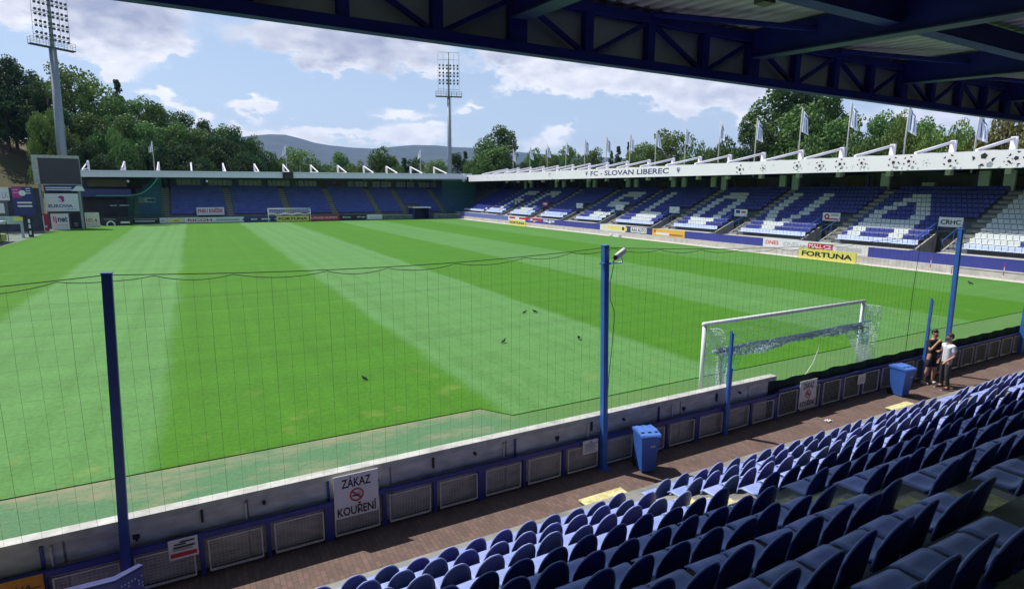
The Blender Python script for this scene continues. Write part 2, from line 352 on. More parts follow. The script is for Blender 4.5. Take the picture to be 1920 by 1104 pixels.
def turf_mat():
    m, t, b = node_mat('artificial_turf'); n = t.nodes; l = t.links
    b.inputs['Roughness'].default_value = .9; b.inputs['Specular IOR Level'].default_value = .1
    tcx = n.new('ShaderNodeTexCoord')
    a1 = n.new('ShaderNodeTexNoise'); a1.inputs['Scale'].default_value = 14; a1.inputs['Detail'].default_value = 4; l.new(tcx.outputs['Object'], a1.inputs['Vector'])
    mpn = n.new('ShaderNodeMapping'); mpn.inputs['Scale'].default_value = (.55, 1.1, 1); l.new(tcx.outputs['Object'], mpn.inputs[0])
    a2 = n.new('ShaderNodeTexNoise'); a2.inputs['Scale'].default_value = .9; a2.inputs['Detail'].default_value = 8; a2.inputs['Roughness'].default_value = .7; l.new(mpn.outputs[0], a2.inputs['Vector'])
    c1 = n.new('ShaderNodeMix'); c1.data_type = 'RGBA'; c1.inputs[6].default_value = (.060,.150,.070,1); c1.inputs[7].default_value = (.135,.250,.130,1); l.new(a1.outputs['Fac'], c1.inputs[0])
    r = n.new('ShaderNodeMapRange'); r.inputs[1].default_value = .50; r.inputs[2].default_value = .74; r.inputs[4].default_value = .75; l.new(a2.outputs['Fac'], r.inputs[0])
    c2 = n.new('ShaderNodeMix'); c2.data_type = 'RGBA'; l.new(r.outputs[0], c2.inputs[0]); l.new(c1.outputs[2], c2.inputs[6]); c2.inputs[7].default_value = (.33,.27,.18,1)
    sx_ = n.new('ShaderNodeSeparateXYZ'); l.new(tcx.outputs['Object'], sx_.inputs[0])
    ey = n.new('ShaderNodeMapRange'); ey.inputs[1].default_value = 2.1; ey.inputs[2].default_value = 3.0; ey.inputs[3].default_value = .0; ey.inputs[4].default_value = .17; l.new(sx_.outputs[1], ey.inputs[0])
    ad = n.new('ShaderNodeMath'); ad.operation = 'ADD'; l.new(ey.outputs[0], ad.inputs[0]); l.new(a2.outputs['Fac'], ad.inputs[1]); l.new(ad.outputs[0], r.inputs[0])
    mrx = n.new('ShaderNodeMapRange'); mrx.inputs[1].default_value = -9.6; mrx.inputs[2].default_value = -7.8; mrx.inputs[4].default_value = .8; l.new(sx_.outputs[0], mrx.inputs[0])
    c3 = n.new('ShaderNodeMix'); c3.data_type = 'RGBA'; c3.inputs[6].default_value = (.062,.165,.030,1); c3.inputs[7].default_value = (.120,.225,.070,1); l.new(a1.outputs['Fac'], c3.inputs[0])
    c4 = n.new('ShaderNodeMix'); c4.data_type = 'RGBA'; l.new(mrx.outputs[0], c4.inputs[0]); l.new(c2.outputs[2], c4.inputs[6]); l.new(c3.outputs[2], c4.inputs[7])
    l.new(c4.outputs[2], b.inputs['Base Color'])
    bp = n.new('ShaderNodeBump'); bp.inputs['Strength'].default_value = .4; bp.inputs['Distance'].default_value = .02; l.new(a1.outputs['Fac'], bp.inputs['Height']); l.new(bp.outputs[0], b.inputs['Normal'])
    return m
def brick_mat():
    m, t, b = node_mat('brick_paving'); n = t.nodes; l = t.links
    b.inputs['Roughness'].default_value = .9
    tcx = n.new('ShaderNodeTexCoord'); mpn = n.new('ShaderNodeMapping'); mpn.inputs['Rotation'].default_value = (0, 0, R(90)); l.new(tcx.outputs['Object'], mpn.inputs[0])
    br = n.new('ShaderNodeTexBrick'); br.inputs['Scale'].default_value = 1; br.inputs['Brick Width'].default_value = .17; br.inputs['Row Height'].default_value = .085; br.inputs['Mortar Size'].default_value = .006
    br.inputs['Color1'].default_value = (.165,.092,.072,1); br.inputs['Color2'].default_value = (.115,.070,.058,1); br.inputs['Mortar'].default_value = (.085,.062,.05,1); l.new(mpn.outputs[0], br.inputs['Vector'])
    a = n.new('ShaderNodeTexNoise'); a.inputs['Scale'].default_value = 1.6; a.inputs['Detail'].default_value = 6; l.new(tcx.outputs['Object'], a.inputs['Vector'])
    h = n.new('ShaderNodeHueSaturation'); q = n.new('ShaderNodeMapRange'); q.inputs[3].default_value = .72; q.inputs[4].default_value = 1.5; l.new(a.outputs['Fac'], q.inputs[0]); l.new(q.outputs[0], h.inputs['Value']); h.inputs['Saturation'].default_value = .85
    l.new(br.outputs['Color'], h.inputs['Color']); l.new(h.outputs[0], b.inputs['Base Color'])
    bp = n.new('ShaderNodeBump'); bp.inputs['Strength'].default_value = .4; bp.inputs['Distance'].default_value = .006; l.new(br.outputs['Fac'], bp.inputs['Height']); bp.invert = True; l.new(bp.outputs[0], b.inputs['Normal'])
    return m
m_grass, m_turf, m_brick = grass_mat(), turf_mat(), brick_mat()
m_land = mat('rough_grass_land', (.06,.10,.025), .95, var=.4, scale=.05, detail=8)
b = MB(); b.face([(-9000,-600,-.06),(9000,-600,-.06),(9000,12000,-.06),(-9000,12000,-.06)]); struct(b.build('ground', m_land))
b = MB(); b.prism([(-9.2,2.96,-.02),(-8.6,2.1,-.02),(34.2,2.1,-.02),(34.2,106.4,-.02),(-33.6,106.4,-.02),(-33.6,60,-.02),(-40,60,-.02),(-40,2.96,-.02)], (0,0,.048))
struct(b.build('pitch', m_grass))
b = MB(); b.face([(-60,-1.2,.004),(60,-1.2,.004),(60,3.2,.004),(-60,3.2,.004)])
struct(b.build('artificial_turf_strip', m_turf))
b = MB(); b.face([(-60,-3.4,.0),(60,-3.4,.0),(60,-1.22,.0),(-60,-1.22,.0)]); struct(b.build('brick_walkway', m_brick))
b = MB(); b.face([(-40.5,60,.006),(-33.3,60,.006),(-31.6,95,.006),(-29.0,100.5,.006),(-26,103,.006),(-26,107,.006),(-40.5,107,.006)])
struct(b.build('side_path', mat('side_path_artificial', (.13,.17,.13), .85, var=.4, scale=.5)))
b = MB(); b.face([(34.0,-1.2,.010),(35.62,-1.2,.010),(35.62,108,.010),(34.0,108,.010)]); struct(b.build('gravel_track', mat('pale_gravel', (.52,.49,.44), .95, var=.2, scale=4)))

# ------------------------------------------------------------------ near stand: terrace, stairs, seats
X0, X1 = -24, 26
NR = 13
SEATZ = -.14
def tread(i): return .28+.38*i         # i from 0
def seaty(i): return -3.85-.72*i
ter = empty('grandstand_terrace', 'grey concrete stepped terrace of the near grandstand in roof shade', 'terrace')
b = MB()
for i in range(NR):
    yf = seaty(i)+.62 if i else -2.98
    b.box(X0, X1, -17, yf, (tread(i-1) if i else -.3), tread(i))
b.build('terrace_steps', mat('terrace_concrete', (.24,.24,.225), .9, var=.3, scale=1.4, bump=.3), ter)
AISLES = [(-20.3,-19.7), (-9.50,-8.90), (.98,1.62), (11.6,12.2), (22,22.6)]
for k, (a0, a1) in enumerate(AISLES):
    st = MB(); ye = MB()
    ld = MB(); ld.box(a0-.2, a1+.2, -2.978, -2.62, -.2, .15); ld.build('landing', m_conc, ter)
    for i in range(0, NR-1):
        yf = seaty(i)+.62 if i else -2.98
        # half step between two treads
        yn = seaty(i+1)+.62
        st.box(a0, a1, yn, yn+.34, tread(i)-.05, tread(i)+.19)
        ye.box(a0+.0, a0+.42, yn+.04, yn+.30, tread(i)+.19, tread(i)+.196)
        ye.box(a0+.12, a0+.58, yn-.34, yn-.04, tread(i+1), tread(i+1)+.006)
    ye.box(a0-.22, a1+.22, -2.972, -2.60, .152, .167)
    st.build('stair_steps', mat('pale_step_concrete', (.40,.38,.31), .9, var=.25, scale=2.5, bump=.3), ter); ye.build('yellow_step_marking', m_yelp, ter)  # steps in a paler concrete colour than the terrace

def seat_meshes():
    # backrest: closed curved shell with an arched top
    def bk(u, v):
        h = .49*v; wv = .198 if v < .30 else .198*math.sqrt(max(0, 1-((v-.30)/.70)**2.0))
        x = u*wv; y = .052*((x/.198)**2) - .085*v - .02
        return Vector((x, y, .29+h))
    nu, nv = 8, 9
    b = MB(); f = []; r = []
    for j in range(nv+1):
        v = 1-(1-j/nv)**1.5
        for i in range(nu+1):
            u = -1+2*i/nu; p = bk(u, min(v, .995)); b.v.append(tuple(p)); 
    n1 = len(b.v)
    for j in range(nv+1):
        v = 1-(1-j/nv)**1.5
        for i in range(nu+1):
            u = -1+2*i/nu; p = bk(u, min(v, .995)); b.v.append((p.x, p.y-.016, p.z))
    W = nu+1
    for j in range(nv):
        for i in range(nu):
            q = (j*W+i, j*W+i+1, (j+1)*W+i+1, (j+1)*W+i); b.f.append(q[::-1]); b.m.append(0)
            b.f.append(tuple(n1+k for k in q)); b.m.append(0)
    ring = [i for i in range(W)] + [j*W+nu for j in range(1, nv+1)] + [nv*W+i for i in range(nu-1, -1, -1)] + [j*W for j in range(nv-1, 0, -1)]
    for k in range(len(ring)):
        a, c = ring[k], ring[(k+1) % len(ring)]; b.f.append((a, c, n1+c, n1+a)); b.m.append(0)
    rim = [bk(-1, t) for t in (.02,.15,.3,.42,.54,.65,.75,.84,.91,.96,.985)] + [bk(1, t) for t in (.985,.96,.91,.84,.75,.65,.54,.42,.3,.15,.02)]
    b.tube([p+Vector((0,-.008,0)) for p in rim], .0115, 6, mi=1)  # pale tube along the edge: sunlit rim put into the colour
    back = b.mesh('backrest', [m_seat, m_seatpan], True)
    # pan
    b = MB(); nu, nv = 6, 7
    def pn(u, v):
        y = .0+.37*v; x = u*(.205-.02*(1-v))
        z = .375 - .02*(1-u*u)*math.sin(math.pi*min(1, v*1.05)) + (.03*(1-v/.2)**2 if v < .2 else 0) - (.035*((v-.85)/.15)**2 if v > .85 else 0)
        return Vector((x, y, z))
    for dz in (0, -.022):
        for j in range(nv+1):
            for i in range(nu+1):
                p = pn(-1+2*i/nu, j/nv); b.v.append((p.x, p.y, p.z+dz))
    W = nu+1; n1 = W*(nv+1)
    for j in range(nv):
        for i in range(nu):
            q = (j*W+i, j*W+i+1, (j+1)*W+i+1, (j+1)*W+i); b.f.append(q); b.m.append(0); b.f.append(tuple(n1+k for k in q)[::-1]); b.m.append(0)
    ring = [i for i in range(W)] + [j*W+nu for j in range(1, nv+1)] + [nv*W+i for i in range(nu-1, -1, -1)] + [j*W for j in range(nv-1, 0, -1)]
    for k in range(len(ring)):
        a, c = ring[k], ring[(k+1) % len(ring)]; b.f.append((c, a, n1+a, n1+c)); b.m.append(0)
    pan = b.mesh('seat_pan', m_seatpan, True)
    b = MB(); b.box(-.03,.03,.02,.08,.142,.35); b.box(-.16,.16,.03,.07,.325,.352); b.box(-.10,.10,0,.1,.142,.154)
    br = b.mesh('bracket', m_navy)
    return back, pan, br
sm = seat_meshes()
SP = .46
spots = []
for i in range(NR-1):
    xs = []; edges = [X0]+[e for a in AISLES[1:] for e in a]+[X1]
    x = AISLES[1][0]-.235
    while x > X0: xs.append(x); x -= SP
    for k in range(1, len(AISLES)):
        x = AISLES[k][1]+.235; stop = (AISLES[k+1][0] if k+1 < len(AISLES) else X1)-.2
        while x < stop: xs.append(x); x += SP
    for x in xs:
        p = proj((x, seaty(i), tread(i)+.56)); z = p[2]
        if z > .9 and -80 < p[0] < 2010 and p[1] < 1190: spots.append((z, i, x))
spots.sort()
ordw = ['first','second','third','fourth','fifth','sixth','seventh','eighth','ninth','tenth','eleventh','twelfth','thirteenth']
def nth(n):
    if n <= 13: return ordw[n-1]
    return '%d%s' % (n, {1:'st',2:'nd',3:'rd'}.get(n % 10 if not 11 <= n % 100 <= 13 else 0, 'th'))
vis = []; rest = []
rowx = {}
for z, i, x in spots: rowx.setdefault(i, []).append(x)
def seat_label(i, x):
    # counted from the nearest stair to the left, or leftwards from the yellow-marked stair
    row = nth(i+1)
    for a, nm in ((2, 'the far yellow-marked stair'), (1, 'the near yellow-marked stair')):
        if x > AISLES[a][1]:
            if a == 2 and x > AISLES[3][1]:
                k = sum(1 for q in rowx[i] if AISLES[3][1] < q <= x+.01); return 'blue plastic seat in %s row, %s past the farthest stair' % (row, nth(k))
            k = sum(1 for q in rowx[i] if AISLES[a][1] < q <= x+.01)
            return 'blue plastic seat in %s row, %s to the right of %s' % (row, nth(k), nm)
    k = sum(1 for q in rowx[i] if x-.01 <= q < AISLES[1][0])
    return 'blue plastic seat in %s row, %s to the left of the near yellow-marked stair' % (row, nth(k))
GRP = 'blue plastic seats in rows on the near stand'
for k, (z, i, x) in enumerate(spots):
    if k < 300:
        r = empty('stadium_seat', seat_label(i, x), 'seat', GRP, (x+random.uniform(-.008,.008), seaty(i)+.09+random.uniform(-.014,.014), tread(i)+SEATZ), random.uniform(-.05,.05))
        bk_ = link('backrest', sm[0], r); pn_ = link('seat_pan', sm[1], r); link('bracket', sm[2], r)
        bk_.rotation_euler.x = random.uniform(-.035,.045)
    else: rest.append((i, x))
def merged(rows, name, label, cat):
    b = MB()
    for mi, me in enumerate(sm):
        vs = [v.co.copy() for v in me.vertices]; fs = [tuple(p.vertices) for p in me.polygons]; ms_ = [p.material_index if mi == 0 else mi for p in me.polygons]
        for (i, x) in rows:
            o = len(b.v); a = random.uniform(-.03,.03); ca, sa = math.cos(a), math.sin(a)
            b.v += [(v.x*ca-v.y*sa+x, v.x*sa+v.y*ca+seaty(i)+.09, v.z+tread(i)+SEATZ) for v in vs]; b.f += [tuple(o+k for k in f) for f in fs]; b.m += ms_
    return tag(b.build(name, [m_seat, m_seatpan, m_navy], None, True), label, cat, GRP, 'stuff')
if rest: merged(rest, 'stadium_seats', 'remaining blue plastic seats at the far end of the near stand', 'seats')

# ------------------------------------------------------------------ near stand roof
RY, RZ0, RZ1 = -2.45, 8.27, 9.22
roof = empty('grandstand_roof', 'dark blue truss and corrugated sheet roof over the near grandstand', 'roof')
vx = [-.05+1.38*k for k in range(-24, 22)]
b = MB(); b.box(-34, 30, RY-.09, RY+.09, RZ0, RZ0+.16); b.build('bottom_chord', m_roofblue, roof)
b = MB(); b.box(-34, 30, RY-.08, RY+.08, RZ1-.14, RZ1+.02); b.build('top_chord', m_roofblue, roof)
for k, x in enumerate(vx):
    kk = (k-24) % 4; wd = .15 if kk == 0 else .08
    b = MB(); b.box(x-wd, x+wd, RY-.075, RY+.075, RZ0+.162, RZ1-.142); b.build('truss_post', m_roofblue, roof)
    if k+1 < len(vx):
        a = (x+.1, RY, RZ1-.15) if kk % 2 == 0 else (x+.1, RY, RZ0+.17)
        c = (vx[k+1]-.1, RY, RZ0+.17) if kk % 2 == 0 else (vx[k+1]-.1, RY, RZ1-.15)
        b = MB(); b.beam(a, c, .07, .07, upv=(0, 1, 0)); b.build('truss_diagonal', m_roofblue, roof)
b = MB(); b.box(-34, 30, RY+.115, RY+.14, RZ0+.02, RZ1+.16); b.build('fascia_sheet', mat('grey_fascia_sheet', (.62,.62,.64), .7, var=.12, scale=.7), roof)
SL = .045
def rz(y): return RZ1+.17+(y-RY)*SL
b = MB(); x = -34.; yb = -17.5; i = 0
prof = []
while x < 30:
    prof += [(x, 0), (x+.15, 0), (x+.18, .07), (x+.29, .07)]; x += .32
for k in range(len(prof)-1):
    (xa, za), (xb, zb) = prof[k], prof[k+1]
    b.face([(xa, RY+.15, rz(RY)+za-.06), (xb, RY+.15, rz(RY)+zb-.06), (xb, yb, rz(yb)+zb-.06), (xa, yb, rz(yb)+za-.06)])
b.build('corrugated_ceiling', mat('grey_roof_sheet', (.62,.62,.58), .55, var=.12, scale=.5), roof)
b = MB(); b.face([(-34, RY+.2, rz(RY)+.12), (30, RY+.2, rz(RY)+.12), (30, yb, rz(yb)+.12), (-34, yb, rz(yb)+.12)]); b.build('roof_covering', m_grey, roof)
for k in range(-6, 6):
    x = -.05+5.52*k
    if k > -6:
        b = MB(); za = rz(RY)-.10; zb2 = rz(yb)-.10
        b.prism([(x-.10, RY-.08, za), (x-.10, RY-.08, za-.50), (x-.10, yb, zb2-.58), (x-.10, yb, zb2)], (.20, 0, 0)); b.build('roof_girder', m_roofblue, roof)
        g = MB(); g.prism([(x-.16, RY-.10, za-.502), (x-.16, RY-.10, za-.53), (x-.16, yb, zb2-.61), (x-.16, yb, zb2-.582)], (.32, 0, 0)); g.build('girder_flange', mat('girder_flange_paint', (.035,.055,.16), .5), roof)
    if k < 5:
        for yy in (-5.3, -9.4, -13.6):
            b = MB(); zz = rz(yy)-.12
            b.box(x+.165, x+5.355, yy-.07, yy+.07, zz-.36, zz); b.box(x+.165, x+5.355, yy-.13, yy+.13, zz-.385, zz-.362); b.build('purlin', m_roofblue, roof)
        b = MB(); b.tube([(x+2.75, RY-.1, RZ1), (x+5.42, -3.9, 9.02)], .05, 6); b.build('wind_brace', m_roofblue, roof)
b = MB(); c = at(1420, 0, 2, 9.0); b.box(c.x-.12, c.x+.12, c.y-.24, c.y-.04, 8.90, 9.0); b.box(c.x-.02,c.x+.02,c.y-.15,c.y-.11,9.0,9.12); b.build('floodlight_box', mat('old_lamp_box', (.12,.12,.10), .6), roof)
b = MB(); b.box(-34, 30, -17.4, -17.2, 0, 8.6); b.box(-34.2,-34.0,-17.2,-4,0,8.6); b.box(29.9,30.1,-17.2,-4,0,8.6); tag(b.build('unseen_shade_walls', m_dark), 'unseen rear and end walls added to darken the near grandstand', 'wall')  # unseen back and end walls, added to keep daylight off the seats

# ------------------------------------------------------------------ perimeter wall, barrier, poles, net
wall = empty('perimeter_wall', 'low grey wall of board backs with a pale cap along the near pitch end', 'wall')
b = MB()
b.box(-30, -2.42, -1.26, -1.10, 0, 1.135); b.build('wall_body', m_boardback, wall)
b = MB(); b.box(-30, -2.34, -1.335, -1.15, 1.137, 1.20); b.box(-30,-2.34,-1.36,-1.337,1.09,1.20); b.build('cap', m_dirtyw, wall)
x = -30
k = 0
while x < -2.6:
    wd = 2.42
    b = MB(); b.box(x+.02, min(x+wd-.02, -2.45), -1.30, -1.262, .70, 1.085); b.build('upper_board', m_boardback, wall)
    b = MB(); b.box(x+.02, min(x+wd-.02, -2.45), -1.30, -1.262, .04, .60); b.build('lower_board', m_brownback, wall)
    x += wd
for k in range(30):
    x = -29.6+k*.96+random.uniform(-.1,.1)
    if x > -2.7: break
    b = MB()
    q = k % 4
    if q == 0: b.box(x-.02, x+.02, -1.335, -1.302, .66, 1.06)
    elif q == 1: b.box(x-.05, x+.04, -1.335, -1.302, .84, .90); b.box(x-.02, x+.015, -1.335, -1.302, .80, .838)
    elif q == 2: b.box(x-.018, x+.018, -1.345, -1.302, .86, 1.07)
    else: b.tube([(x,-1.302,.95),(x,-1.36,.95)], .03, 8)
    b.build('bracket', m_ink if q else m_navy, wall)
for x in (-18.05, -15.5, -13.9, -10.7, -8.6, -6.1):
    b = MB(); b.box(x-.012, x+.012, -1.345, -1.302, .60, 1.03); b.build('pale_strip', m_galv, wall)

bar = empty('crowd_barrier', 'blue steel barrier with galvanised mesh panels along the brick walkway', 'barrier')
BX0, BP, BN = -22.09, .985, 42
b = MB(); b.box(BX0, -2.30, -1.46, -1.38, .64, .73); b.box(-2.30, BX0+BP*BN, -1.45, -1.38, .76, .82); b.build('top_rail', m_navy, bar)
pmesh = MB(); pmesh.box(-.035,.035,-.035,.035,0,.638)
pmesh = pmesh.mesh('post', m_navy)
pw = MB(); pw.box(-.075,.075,-.04,.04,0,.638); pw = pw.mesh('post', m_navy)
def panel_mesh(h, dark):
    b = MB(); W = .40; t = .014
    for (x0, x1, z0, z1) in ((-W, -W+.022, .06, h), (W-.022, W, .06, h), (-W+.022, W-.022, .06, .082), (-W+.022, W-.022, h-.022, h)):
        b.box(x0, x1, -t, t, z0, z1)
    n = 14
    for i in range(1, n): x = -W+2*W*i/n; b.box(x-.002, x+.002, -.002, .002, .08, h-.02)
    for i in range(1, 10): z = .08+(h-.1)*i/10; b.box(-W+.02, W-.02, -.0050, -.0024, z-.002, z+.002)
    return b.mesh('mesh_panel', m_galv)
pmA = panel_mesh(.60, False); pmB = panel_mesh(.72, True)
for k in range(BN+1):
    x = BX0+BP*k
    o = link('post', pw if k % 3 == 2 else pmesh, bar, (x, -1.42, 0))
    if x > -2.4: o.scale = (1, 1, 1.18)
    if k < BN:
        q = link('mesh_panel', pmA if x < -2.6 else pmB, bar, (x+BP/2, -1.445, 0)); q.rotation_euler.z = random.uniform(-.012,.012)
        if x < -2.6:
            b = MB(); b.box(x+BP/2-.38, x+BP/2+.38, -1.415, -1.405, .02, .055); b.build('kick_strip', m_galv, bar)
b = MB()
cl = MB(); nx = 120
for i in range(nx):
    xa = -2.60+i*.19; xb = xa+.19
    za = 1.06+.03*noise.noise((xa*1.3,0,0)); zb = 1.06+.03*noise.noise((xb*1.3,0,0))
    ya = -1.33+.03*math.sin(xa*7); yb_ = -1.33+.03*math.sin(xb*7)
    cl.face([(xa,ya,.02),(xb,yb_,.02),(xb,yb_,zb),(xa,ya,za)])
tag(cl.build('netting_shade_sheet', m_netshade), 'dark green netting over an added dark sheet for shade behind the right barrier', 'netting')  # top strip is netting; the dark sheet below stands in for shade behind the panels

def pole(x, h, label, wd=.060, col=m_pole, lean=0):
    r = empty('net_pole', label, 'pole', 'blue poles carrying the ball net', (x, -1.52, 0)); r.rotation_euler.y = lean
    b = MB(); b.box(-wd, wd, -wd, wd, 0, h); b.build('shaft', col, r)
    b = MB(); b.box(-wd-.006, wd+.006, -wd-.006, wd+.006, h, h+.02); b.build('cap', col, r)
    b = MB(); b.box(-wd-.06, wd+.06, -wd-.05, wd+.05, 0, .015); b.build('base_plate', col, r)
    return r
m_poledk = mat('dark_blue_pole_paint', (.020,.050,.24), .45, var=.15)
pole(-17.19, 4.93, 'dark blue tall net pole at the left beside the blue counter', col=m_poledk, lean=R(2.4))
pc = pole(-8.27, 4.98, 'tall blue net pole carrying a white camera in the middle', lean=R(-2.0))
pole(6.30, 4.95, 'tall blue net pole behind the two standing men', lean=R(-3.0))
def short_pole(x, h, label, g='short blue posts behind the goal'):
    r = empty('net_post', label, 'post', g, (x, -1.52, 0))
    b = MB(); b.box(-.035,.035,-.035,.035,0,h); b.build('shaft', m_pole, r)
    b = MB(); b.box(.036,.085,-.03,.03,0,h*.66); b.build('sleeve', m_pole, r)
    b = MB(); b.tube([(0,0,h),(-.02,.0,h+.05),(-.07,0,h+.06),(-.09,0,h-.0)], .016, 6); b.build('hook', m_pole, r)
short_pole(-4.42, 2.66, 'short blue post in front of the left side of the goal')
short_pole(4.85, 2.70, 'short blue post standing just left of the two men')
for x in (12.0,):
    r = empty('net_post', 'thick blue post at the right edge of the barrier', 'post', None, (x, -1.5, 0))
    b = MB(); b.box(-.12,.12,-.08,.08,0,2.45); b.build('shaft', m_pole, r); b = MB(); b.box(.14,.30,-.08,.08,0,2.3); b.build('second_shaft', m_pole, r)

# ball net: one sheet of thin cord between the poles with looped head rope
net = empty('ball_net', 'thin dark ball net hanging between the tall blue poles', 'net')
b = MB()
def topz(x):
    seg = [(-25.6,4.75),(-16.98,4.90),(-8.35,4.93),(6.25,4.93),(14,4.9)]
    for (xa, za), (xb, zb) in zip(seg, seg[1:]):
        if xa <= x <= xb:
            t = (x-xa)/(xb-xa); return za+(zb-za)*t - 4*(.13 if xb-xa < 10 else .24)*t*(1-t)
    return 4.8
pts = [(x, -1.40, topz(x)) for x in [-25.6+i*.33 for i in range(1, 119)]]
rp = MB(); rp.tube(pts, .0065, 4)
x = -25.0; pr = None
while x < 13:
    wdt = random.uniform(1.0, 1.5); q = [(x+wdt*t, -1.40, topz(x+wdt*t)-.02-4*.07*t*(1-t)) for t in (0,.12,.25,.4,.5,.6,.75,.88,1)]
    rp.tube(q, .0055, 4); x += wdt
rp.build('head_rope', m_dnet, net)
i = 0; x = -25.2
while x < 6.2:
    t = topz(x)-.05; r_ = .0014 if i % 4 else .0021
    wob = .02*math.sin(i*1.7)
    b.tube([(x, -1.39, t), (x+wob, -1.385, t*.66+.4), (x+wob*.5, -1.39, 1.21 if x < -2.3 else 1.0)], r_, 3, caps=False); x += .215; i += 1
z = 1.3
while z < 4.6:
    b.tube([(xx, -1.39, z-.03*math.sin(xx*.9+z*2)) for xx in [-25.2+1.05*k for k in range(31)]], .0008, 3, caps=False); z += .215
b.build('mesh_cords', m_dnet, net)
b = MB(); b.tube([(3.9,-1.40,1.05),(3.87,-1.40,3),(3.95,-1.40,4.75)], .009, 4); b.build('hanging_cord', m_dnet, net)
# camera on the middle pole
cc_ = empty('security_camera', 'white bullet camera mounted near the top of the middle blue pole', 'camera', None, (-8.36, -1.60, 4.72)); cc_.scale = (.8, .8, 1)
b = MB(); d = Vector((.90,.25,.30)).normalized(); a = Vector((.16,-.12,.07)); b.tube([a-d*.10, a+d*.27], .068, 14); b.build('housing', m_white, cc_, True)
b = MB(); b.tube([a-d*.102, a-d*.155], .052, 12); b.build('lens', m_black, cc_)
b = MB(); b.box(-.03,.30,-.14,-.08,-.10,-.075); b.beam((0,-.1,-.08),(.10,-.12,.06),.03,.03); b.beam((.3,-.11,-.09),(.27,-.11,.07),.03,.03); b.build('bracket', m_white, cc_)
b = MB(); b.box(-.24,.02,-.03,.14,-.12,-.085); b.build('clamp', m_pole, cc_)
b = MB(); b.tube([(.06,-.08,-.1),(.0,-.03,-.5),(.02,-.03,-.85),(.16,-.04,-1.12),(.17,-.04,-1.35),(.13,-.04,-1.9),(.07,-.03,-2.6),(.04,-.03,-3.4)], .011, 5); b.build('cable', mat('grey_cable', (.25,.27,.24), .5), cc_)

# ------------------------------------------------------------------ signs on the barrier
def no_smoking(P, label, sz=.80, hang=.78):
    p = Panel(P, (1,0,0), sz, hang, m_white2, 'no_smoking_sign', label, 'sign', 'no smoking signs on the barrier', th=.012)
    p.text('ZÁKAZ', sz*.17, hang*.70, sz*.66, hang*.26, m_ink, .020)
    p.text('KOUŘENÍ', sz*.06, hang*.05, sz*.88, hang*.27, m_ink, .020)
    p.ring(sz*.5, hang*.50, sz*.125, sz*.158, m_red, 'red_ring')
    p.poly([(sz*.5-sz*.115, hang*.5+sz*.085),(sz*.5-sz*.088, hang*.5+sz*.112),(sz*.5+sz*.115, hang*.5-sz*.085),(sz*.5+sz*.088, hang*.5-sz*.112)], m_red, 'red_bar')
    p.rect(sz*.40, hang*.475, sz*.16, hang*.03, m_ink, 'cigarette')
    p.poly([(sz*.50,hang*.55),(sz*.55,hang*.57),(sz*.59,hang*.54),(sz*.60,hang*.50),(sz*.585,hang*.50),(sz*.57,hang*.53),(sz*.54,hang*.55)], m_grey, 'smoke')
    return p
m_white2 = mat('white_sign_plastic', (.74,.74,.76), .5, var=.05)
no_smoking((-14.12, -1.49, .39), 'large white no smoking sign ZÁKAZ KOUŘENÍ beside the left barrier panels', .78, .80)
no_smoking((-1.47, -1.49, .13), 'white no smoking sign ZÁKAZ KOUŘENÍ behind the goal near the right bin', .74, .80)
p = Panel((-16.62, -1.50, .43), (1,0,0), .40, .33, m_white2, 'notice_sign', 'small white notice with a red stripe right of the dark blue pole', 'sign', th=.01)
p.rect(.02, .035, .36, .07, m_red, 'red_stripe')
for k, (q0, q1, y) in enumerate(((.08,.24,.235),(.16,.36,.27),(.06,.36,.19),(.05,.33,.145))): p.rect(q0, y, q1-q0, .022, m_ink if k < 3 else m_grey, 'text_line')
p = Panel((-8.84, -1.50, .43), (1,0,0), .40, .31, m_white2, 'notice_sign', 'small white notice just left of the middle blue pole', 'sign', th=.01)
for k in range(5): p.rect(.04, .05+.042*k, .32-.05*(k % 2), .018, m_grey, 'text_line')
p.ring(.2, .275, .008, .022, m_ink, 'symbol', 10)
p = Panel((1.25, -1.50, .42), (1,0,0), .38, .30, m_white2, 'notice_sign', 'small pale notice on the barrier left of the right bin', 'sign', th=.01)
for k in range(3): p.rect(.05, .07+.06*k, .26, .02, m_grey, 'text_line')
p = Panel((-19.0, -1.50, .22), (1,0,0), .86, .52, m_orange, 'orange_board', 'orange board with dark lettering at the bottom left corner', 'sign', th=.012)
p.text('MORAVA', .10, .30, .62, .11, m_ink, .01, .25); p.rect(.62, .335, .2, .012, m_ink, 'underline'); p.poly([(.5,.16),(.6,.2),(.66,.15),(.58,.12)], m_ink)

